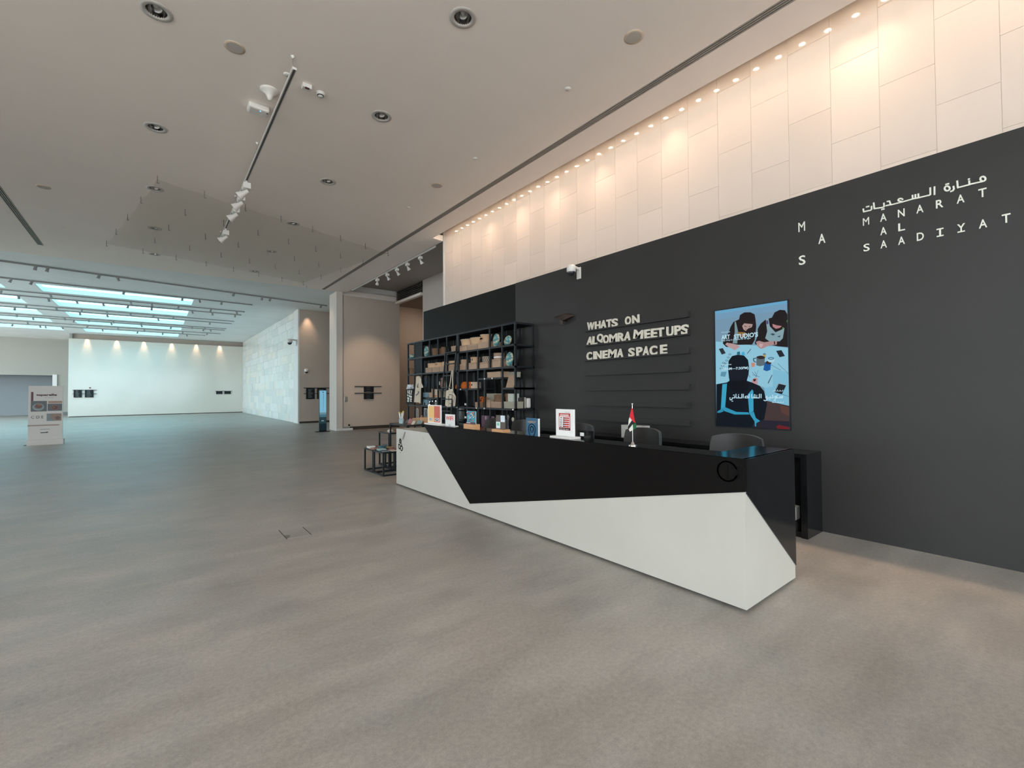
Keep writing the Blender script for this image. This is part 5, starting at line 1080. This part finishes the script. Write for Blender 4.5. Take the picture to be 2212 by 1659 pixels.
way_sign('wayfinding_sign', -4.52, -3.25, 1.4, 1.96, YF-.002, [(-4.46, -4.04, 1.40, 1.94), (-3.88, -3.42, 1.40, 1.94)], (1.94, 1.66), 'pair of black direction boards at the left of the far cream wall', 6)
way_sign('wayfinding_sign', 4.0, 5.2, 1.58, 1.84, YF-.002, [(4.06, 4.50, 1.58, 1.82), (4.64, 5.09, 1.58, 1.82)], (1.83,), 'small pair of black boards at the right end of far cream wall', 2)
way_sign('wayfinding_sign', 6.18, 7.6, 1.27, 1.86, YS-.002, [(6.29, 6.72, 1.27, 1.84), (6.84, 7.30, 1.27, 1.84)], (1.86, 1.56), 'black direction boards on the warm wall beyond the column', 8)
way_sign('wayfinding_sign', 6.74, 7.93, 1.30, 1.86, SYL-.002, [(7.12, 7.55, 1.60, 1.85), (7.12, 7.55, 1.30, 1.56)], (1.85, 1.56), 'black room sign on two rails on the brown slab wall', 3)
o = bx((6.31, SYL-.015, 1.20), (6.44, SYL-.002, 1.42)).build('wall_control_box', M_STEEL, bevel=.004); tag(o, 'small grey metal control panel beside the steel strip', 'panel')
o = MB().lathe([(.04, 0), (.04, .02), (.02, .05)], (0, 0, 0), axis='Y', n=14).build('wall_socket', M_DARK); o.location = (6.49, SYL-.052, .21); tag(o, 'tiny black round fitting low on the slab wall', 'socket')
o = bx((-3.66, YF-.03, 2.06), (-3.56, YF-.002, 2.13)).build('call_point', mat('red_plastic', s2l(110, 20, 25), .5)); tag(o, 'tiny red call point above the direction boards', 'alarm')
dome_camera((6.26, YS-.002, 2.72), (0, -1, 0), 'white dome camera on the warm wall above direction boards', 1.3)
dome_camera((5.90, YS+.25, 4.25), (-1, 0, 0), 'white dome camera on an arm beside the marble wall end', 1.7)
q = onY(867, 823, 19.32); o = MB().lathe([(.05, 0), (.05, .03), (.02, .06)], (0, 0, 0), axis='X', n=14).build('door_stop', M_PLASTIC); o.location = (8.66, 16.9, 2.0); o.name = 'wall_sensor'; bpy.data.objects.remove(o)
# floor hatch
r_ = thing('floor_hatch', (1.24, 5.49, 0), 'small square access hatch with a steel lip set in concrete floor', 'hatch')
x0, x1, y0, y1 = 1.12, 1.37, 5.28, 5.69
for a, b, m_ in [((x0, y0), (x0+.006, y1), M_DARK), ((x1-.006, y0), (x1, y1-.05), M_DARK), ((x0+.006, y0), (x1-.006, y0+.012), M_STEEL)]: bx((*a, 0), (*b, .0015)).build('edge_strip', m_, r_)
MB().prism([(x0+.006, y0+.04, 0), (x0+.006, y0+.16, 0), (x0+.05, y0+.15, 0), (x0+.06, y0+.11, 0), (x0+.03, y0+.05, 0)], (0, 0, .0015)).build('lift_notch', mat('notch_grey', (.16, .16, .15), .5), r_)

# ================================================================== CEILING FITTINGS
mdr = mat('downlight_ring', (.50, .47, .44), .5)
def downlight_proto():
    r_ = thing('ceiling_downlight', (0, 0, 0), '', 'ceiling lamp')
    MB().lathe([(.098, -.001), (.152, -.001), (.150, -.008), (.100, -.010), (.098, -.001)][::-1], n=32, cap=False).build('ring', mdr, r_)
    MB().lathe([(.098, -.002), (.097, .02), (.080, .06), (.05, .09), (.0001, .095)], n=28, cap=False).build('reflector', mat('dark_reflector', (.28, .27, .26), .12, metal=1), r_)
    MB().lathe([(.0001, .03), (.028, .04), (.03, .09)], n=16).build('lamp', mat('clear_lamp', (.7, .7, .65), .05, spec=1), r_)
    return r_
dp = downlight_proto()
dlab = ['round recessed ceiling downlight, top left corner of the photo', 'round recessed downlight nearest the camera, right of the hanging track', 'round recessed downlight left of the hanging track, second in the left row', 'round recessed downlight second in the row right of the track',
        'round recessed downlight third in the row right of the track', 'recessed downlight seen through the front left corner of the net', 'recessed downlight behind the right front edge of the net', 'recessed downlight in the middle of the net', 'recessed downlight at the rear edge of the net',
        'recessed downlight behind left half of the net', 'recessed downlight at the left rear edge of the net']
for i, (x, y) in enumerate(DL):
    c = dp if i == 0 else copy_tree(dp); c.location = (x, y, ZC); tag(c, dlab[i], 'ceiling lamp', 'recessed downlights in the lobby ceiling')
M_SPK = mat('speaker_grille', (.50, .46, .42), .8)
for x, y, lb in [(.755, 6.38, 'round ceiling speaker between the two left downlights'), (4.5, 3.25, 'round ceiling speaker with tan rim nearest the beige wall'), (4.53, 8.13, 'small round ceiling speaker halfway along the linear diffuser'), (-1.79, 13.1, 'round ceiling speaker left of the net')]:
    r_ = thing('ceiling_speaker', (x, y, ZC), lb, 'speaker', 'round ceiling speakers'); MB().lathe([(.085, -.006), (.115, -.004), (.115, 0)], (x, y, ZC), n=28, cap=False).build('rim', mat('tan_rim', (.60, .48, .36), .6), r_); MB().lathe([(.0001, -.0072), (.088, -.007), (.088, 0)], (x, y, ZC), n=28, sm=False).build('grille', M_SPK, r_)
for x, y, lb in [(4.54, 4.39, 'small white ceiling cap nearest the diffuser line'), (4.56, 6.76, 'small white ceiling cap beyond the first'), (4.56, 9.5, 'small white ceiling cap level with the net'), (-1.81, 15.9, 'small white ceiling cap left of the net'), (1.37, 6.5, 'small white cap beside the near end of hanging track')]:
    o = MB().lathe([(.0001, -.014), (.04, -.012), (.045, 0)], (0, 0, 0), n=20).build('ceiling_disc', M_PLASTIC); o.location = (x, y, ZC); tag(o, lb, 'sensor', 'small white ceiling caps')
def linear(x0, x1, y0, y1, label):
    r_ = thing('linear_diffuser', ((x0+x1)/2, y0, ZC), label, 'air vent', 'linear air diffusers'); w_ = x1-x0; bx((x0, y0, ZC+.045), (x1, y1, ZC+.05)).build('dark_back', M_DARK, r_)
    for k in range(4): a = x0+(w_-.022)*k/3; bx((a, y0, ZC-.002), (a+.018, y1, ZC+.04)).build('blade', mat('diffuser_blade', (.32, .29, .26), .5), r_)
linear(5.347, 5.473, -3.99, 19.19, 'long three-slot air diffuser along the right of the lobby ceiling'); linear(-2.593, -2.467, 2.01, 18.24, 'long three-slot air diffuser at the far left of the ceiling')
# wifi access point, horn sensor, detectors
r_ = thing('access_point', (1.24, 7.5, ZC), 'white rectangular wireless box with a blue light on ceiling', 'wifi box'); MB().cbox((1.19, 7.5, ZC-.045), (.27, .20, .09)).build('body', M_PLASTIC, r_, bevel=.025); MB().cbox((1.21, 7.44, ZC-.091), (.016, .016, .004)).build('status_light', emat('blue_led', (.1, .45, 1), 3), r_); MB().cbox((1.30, 7.45, ZC-.091), (.02, .02, .004)).build('port', M_DARK, r_)
r_ = thing('horn_antenna', (1.25, 7.0, ZC), 'white funnel-shaped antenna on the ceiling above the wireless box', 'antenna'); MB().lathe([(.0001, -.14), (.02, -.135), (.03, -.11), (.05, -.06), (.10, -.025), (.12, -.012), (.12, 0)], (1.25, 7.0, ZC), n=24).build('body', M_PLASTIC, r_)
r_ = thing('beam_detector', (1.63, 6.56, ZC), 'small white detector with dark red window, right of hanging track', 'detector'); MB().cbox((1.63, 6.56, ZC-.03), (.12, .09, .06)).build('body', M_PLASTIC, r_, bevel=.008); MB().cbox((1.63, 6.53, ZC-.062), (.055, .035, .006)).build('window', mat('dark_red', (.10, .01, .008), .3), r_)
r_ = thing('smoke_detector', (1.83, 6.62, ZC), 'round white smoke detector right of the red-window detector', 'detector'); MB().lathe([(.0001, -.055), (.035, -.05), (.04, -.035), (.055, -.03), (.06, 0)], (1.83, 6.62, ZC), n=22).build('body', M_PLASTIC, r_); MB().lathe([(.042, -.045), (.044, -.034)], (1.83, 6.62, ZC), n=18).build('grille', M_DARK, r_)

def track_head(loc, aim, label, grp, s=1.0, driver=True, lit=False, name='track_spotlight'):
    L = Vector(loc); a = Vector(aim).normalized(); r_ = thing(name, loc, label, 'spotlight', grp)
    MB().cyl(L, L-Vector((0, 0, .05*s)), .016*s, 10).build('stem', M_PLASTIC, r_)
    h0 = L-Vector((0, 0, .05*s))
    if driver: MB().cbox(h0-Vector((0, 0, .045*s)), (.10*s, .17*s, .09*s)).build('driver_box', M_PLASTIC, r_, bevel=.008*s)
    c = h0-Vector((0, 0, .12*s)) if driver else h0-Vector((0, 0, .03*s))
    e = c+a*.13*s; t_ = a.orthogonal().normalized(); mb = MB()
    mb.cyl(c-a*.03*s, c+a*.03*s, .030*s, 14, 0, .034*s); mb.cyl(c+a*.03*s, e, .034*s, 18, 0, .068*s); mb.build('head', M_PLASTIC, r_)
    MB().cyl(e+a*.001, e+a*.004, .060*s, 16).build('lens', emat('lit_lens', (1, .8, .6), 6) if lit else mat('dark_lens', (.1, .1, .1), .15), r_)
    if lit: spot('spotlight_beam', e+a*.02, e+a*5, 260, WARM, 46, .8, .03)
    return r_
r_ = thing('bay_grille', (8.66, 16.8, 5.7), 'dark slatted air grille high over the passage beyond black wall', 'air vent')
bx((8.70, 16.78, 5.72), (8.72, 19.28, 6.19)).build('dark_back', M_DARK, r_)
for k_ in range(6): bx((8.62, 16.78, 5.73+.08*k_), (8.70, 19.28, 5.75+.08*k_)).build('slat', mat('grille_slat', (.10, .085, .075), .5), r_)
bx((8.58, 16.78, 5.60), (8.74, 19.28, 5.70)).build('header_bar', M_CEIL, r_)
# hanging track
r_ = thing('hanging_track', (1.35, 6, 5.6), 'long thin dark lighting track hanging on wires from the lobby ceiling', 'track')
ztk = 5.59
MB().box((1.325, 6.0, ztk), (1.375, 14.1, ztk+.03)).build('rail', M_PLASTIC, r_); MB().box((1.337, 6.0, ztk-.003), (1.363, 14.1, ztk)).build('slot', mat('track_slot', (.08, .07, .065), .5), r_)
for y in (6.1, 8.6, 11.2, 13.9): MB().cyl((1.35, y, ztk+.03), (1.35, y, ZC), .0025, 5).build('wire', M_STEEL, r_); MB().lathe([(.0001, -.03), (.02, -.02), (.022, 0)], (1.35, y, ZC), n=12).build('ceiling_cup', M_PLASTIC, r_)
for i, y in enumerate((9.72, 10.38, 11.12, 12.85)): track_head((1.35, y, ztk-.002), (-.55, .25, -.45), 'white track spotlight on hanging track, %s' % ['nearest of four', 'second of four', 'third of four', 'farthest, apart from the others'][i], 'spotlights on the hanging track', 1.25)
# edge track and spots by the bay
r_ = thing('ceiling_edge_track', (6.42, 12, 5.8), 'white lighting track along the right edge of the lobby ceiling', 'track'); bx((6.39, 11.6, 5.80), (6.43, 18.6, 5.84)).build('rail', M_PLASTIC, r_); bx((6.395, 11.6, 5.84), (6.425, 11.62, 6.2)).build('hanger', M_PLASTIC, r_); bx((6.395, 18.5, 5.84), (6.425, 18.52, 6.2)).build('hanger', M_PLASTIC, r_)
for i, (x, y, aim, lit) in enumerate([(6.41, 12.55, (.5, .1, -.6), 0), (6.41, 13.45, (.5, .1, -.6), 0), (6.41, 14.25, (.5, .1, -.5), 0), (6.41, 15.05, (.5, .1, -.6), 0), (6.41, 15.95, (.28, .9, -.9), 1)]):
    track_head((x, y, 5.80), aim, 'white spotlight on ceiling edge by the bay, %s' % ['nearest', 'second', 'third', 'fourth', 'farthest and lit'][i], 'spotlights along the ceiling edge', .9, True, bool(lit))
# hall tracks
tr = [(22.6, .145, -6, 6.8, (76, 102, 214, 254, 505, 566, 584, 694)), (25.25, .05, -10, 3.8, (23, 68, 268, 394, 431, 479)), (27.8, 0, -10, 3.8, (3, 109, 282, 328, 386, 456, 511)), (29.0, 0, -10, 3.8, (40, 105, 166, 223, 277, 328, 415, 459, 508)), (31.8, 0, -10, 3.8, (57, 122, 177, 231, 282, 332, 375)),
      (32.95, 0, -10, 3.8, (32, 173, 232, 342, 454)), (35.7, 0, -10, 3.8, (36, 140, 192, 245, 305, 416, 443)), (36.6, 0, -10, 3.8, (72, 160, 241, 306, 370, 440, 455)), (38.9, 0, -10, 3.8, (60, 190, 255, 312, 395, 448)), (40.6, 0, -10, 3.0, (28, 87, 99, 136, 222, 298, 352, 404))]
on_ = ['first (nearest)', 'second', 'third', 'fourth', 'fifth', 'sixth', 'seventh', 'eighth', 'ninth', 'tenth (farthest)']
hp = None
for k, (y, sl, xa, xb_, pxs) in enumerate(tr):
    f = lambda x: y+sl*(x-1)
    r_ = MB().prism([(xa, f(xa)-.03, ZH-.05), (xb_, f(xb_)-.03, ZH-.05), (xb_, f(xb_)+.03, ZH-.05), (xa, f(xa)+.03, ZH-.05)], (0, 0, .046)).build('lighting_track', mat('grey_track', (.33, .33, .32), .5)); tag(r_, '%s lighting track across the skylit hall ceiling' % on_[k], 'track', 'lighting tracks in the hall')
    for j, px in enumerate(pxs):
        q = onY(px, 640, y); x = q.x; q = onY(px, 640, f(x)); x = q.x
        if hp is None:
            hp = thing('track_spotlight', (0, 0, 0), '', 'spotlight'); MB().box((-.035, -.035, -.035), (.035, .035, 0)).build('driver_box', mat('grey_track', (.33, .33, .32), .5), hp); MB().cyl((0, .0, -.035), (.02, .03, -.12), .035, 12, 0, .05).build('head', mat('grey_head', (.30, .30, .29), .4), hp)
            c = hp
        else: c = copy_tree(hp)
        c.location = (x, f(x), ZH-.051); c.rotation_euler = (0, 0, R.uniform(-3, 3)); tag(c, 'small grey spotlight on the %s hall track from camera, %s from its left' % (on_[k].split(' ')[0], on_[j].split(' ')[0]), 'spotlight', 'spotlights on the hall tracks')
# net canopy
Q = [onZ(340, 387, 5.70), onZ(838, 547, 5.70), onZ(655, 611, 5.70), onZ(230, 526, 5.70)]
nt_ = thing('net_canopy', (2, 13, 5.4), 'thin beige translucent net canopy slung under the lobby ceiling', 'net')
nu, nv = 64, 40; vs = []; fs = []
def npt(u, v):
    p = (Q[0]*(1-u)+Q[1]*u)*(1-v)+(Q[3]*(1-u)+Q[2]*u)*v
    sag = -.02*sin(u*pi*7)**2*(.6+.4*sin(v*pi*4)**2)-.015*sin(v*pi*4)**2; e = .15*(sin(pi*v)*4*(u-.5)**3*0)
    ins = Vector(((.5-u)*.05*sin(pi*v*4)**2, (.5-v)*.06*sin(pi*u*7)**2, 0)); p = p+ins*1.0
    return Vector((p.x, p.y, p.z+sag+.006*sin(u*90+v*40)*sin(v*70)))
for j in range(nv+1):
    for i in range(nu+1): vs.append(npt(i/nu, j/nv))
for j in range(nv):
    for i in range(nu): q = j*(nu+1)+i; fs.append((q, q+1, q+nu+2, q+nu+1))
mn = bpy.data.materials.new('net_fabric'); mn.use_nodes = True; n_ = mn.node_tree; n_.nodes.remove(n_.nodes['Principled BSDF'])
df = n_.nodes.new('ShaderNodeBsdfDiffuse'); df.inputs[0].default_value = (.64, .60, .50, 1); tl = n_.nodes.new('ShaderNodeBsdfTranslucent'); tl.inputs[0].default_value = (.60, .57, .50, 1); m1 = n_.nodes.new('ShaderNodeMixShader'); m1.inputs[0].default_value = .45
tp = n_.nodes.new('ShaderNodeBsdfTransparent'); m2 = n_.nodes.new('ShaderNodeMixShader'); m2.inputs[0].default_value = .24
n_.links.new(df.outputs[0], m1.inputs[1]); n_.links.new(tl.outputs[0], m1.inputs[2]); n_.links.new(tp.outputs[0], m2.inputs[1]); n_.links.new(m1.outputs[0], m2.inputs[2]); n_.links.new(m2.outputs[0], n_.nodes['Material Output'].inputs[0])
mb = MB(); mb.add(vs, fs, 0, True); mb.build('net', mn, nt_)
me0 = None
for j in range(5):
    for i in range(8):
        p = npt(i/7, j/4)
        if me0 is None: o = MB().cyl((0, 0, -.09), (0, 0, .06), .006, 5).cyl((0, 0, -.09), (.03, 0, -.075), .005, 5).build('hook', mat('hook_grey', (.12, .11, .10), .5), nt_, off=(0, 0, 0)); me0 = o.data
        else: o = bpy.data.objects.new('hook', me0); COL.objects.link(o); o.parent = nt_
        o.location = Vector((p.x, p.y, p.z+.01))-Vector(nt_['_o'])
        if j in (0, 4) or i in (0, 7): o2 = MB().cyl((0, 0, 0), (0, 0, ZC-p.z-.07), .0009, 4).build('wire', M_STEEL, nt_, off=(0, 0, 0)); o2.location = Vector((p.x, p.y, p.z+.07))-Vector(nt_['_o'])
o = MB().cyl((0, 0, 0), (.012, 0, -.10), .005, 5).build('ceiling_hook', MC['hook_grey']); o.location = (onZ(662, 617, ZC)); o.location.z = ZC; tag(o, 'small dark hook in the ceiling beyond the net', 'hook')

# ================================================================== SLOT LAMPS AND WALL WASHERS
mr_ = mat('lamp_ring', (.6, .58, .55), .4); sl0 = None
M_LAMP = emat('warm_lamp', (1, .84, .66), 40)
ns = 43
for k in range(ns):
    y = -1.0+.2885*k
    if y > 10.95: break
    if sl0 is None:
        sl0 = thing('slot_lamp', (0, 0, 0), '', 'lamp'); MB().lathe([(.040, -.006), (.040, -.012), (.055, -.010), (.055, .0)], n=18, cap=False).build('ring', mr_, sl0); MB().lathe([(.0001, -.008), (.040, -.008)], n=16, cap=False).build('lamp', M_LAMP, sl0); c = sl0
    else: c = copy_tree(sl0)
    c.location = (6.13, y, 6.119); tag(c, 'small warm recessed lamp in the slot above the stone-tiled wall', 'lamp', 'lamps in the ceiling slot')
    strong = k in (8, 9, 17, 22, 26, 30, 34)
    spot('slot_beam', (6.13, y, 6.10), (6.15, y, 3.5), 80 if strong else 34, (1, .70, .50), 74, 1.0, .05)
for x in (-3.78, -2.17, -.6, 1.1, 2.69, 4.3): spot('far_wall_beam', (x, YF-.11, 5.9), (x, YF-.03, 2.9), 170, (1, .66, .42), 44, 1.0, .05)
spot('corner_beam', (6.35, YS-.25, 5.95), (6.4, YS-.05, 3), 110, (1, .68, .45), 60, 1.0, .05)
spot('column_beam', (5.4, 19.9, 5.95), (5.9, 20.0, 3), 40, (1, .7, .5), 60, .8, .05)
spot('passage_fill', (12.5, 19.0, 6.1), (10.2, 22.6, 2.2), 330, (1, .74, .55), 110, 1, .1)  # unseen wide spot, added to brighten the dark passage
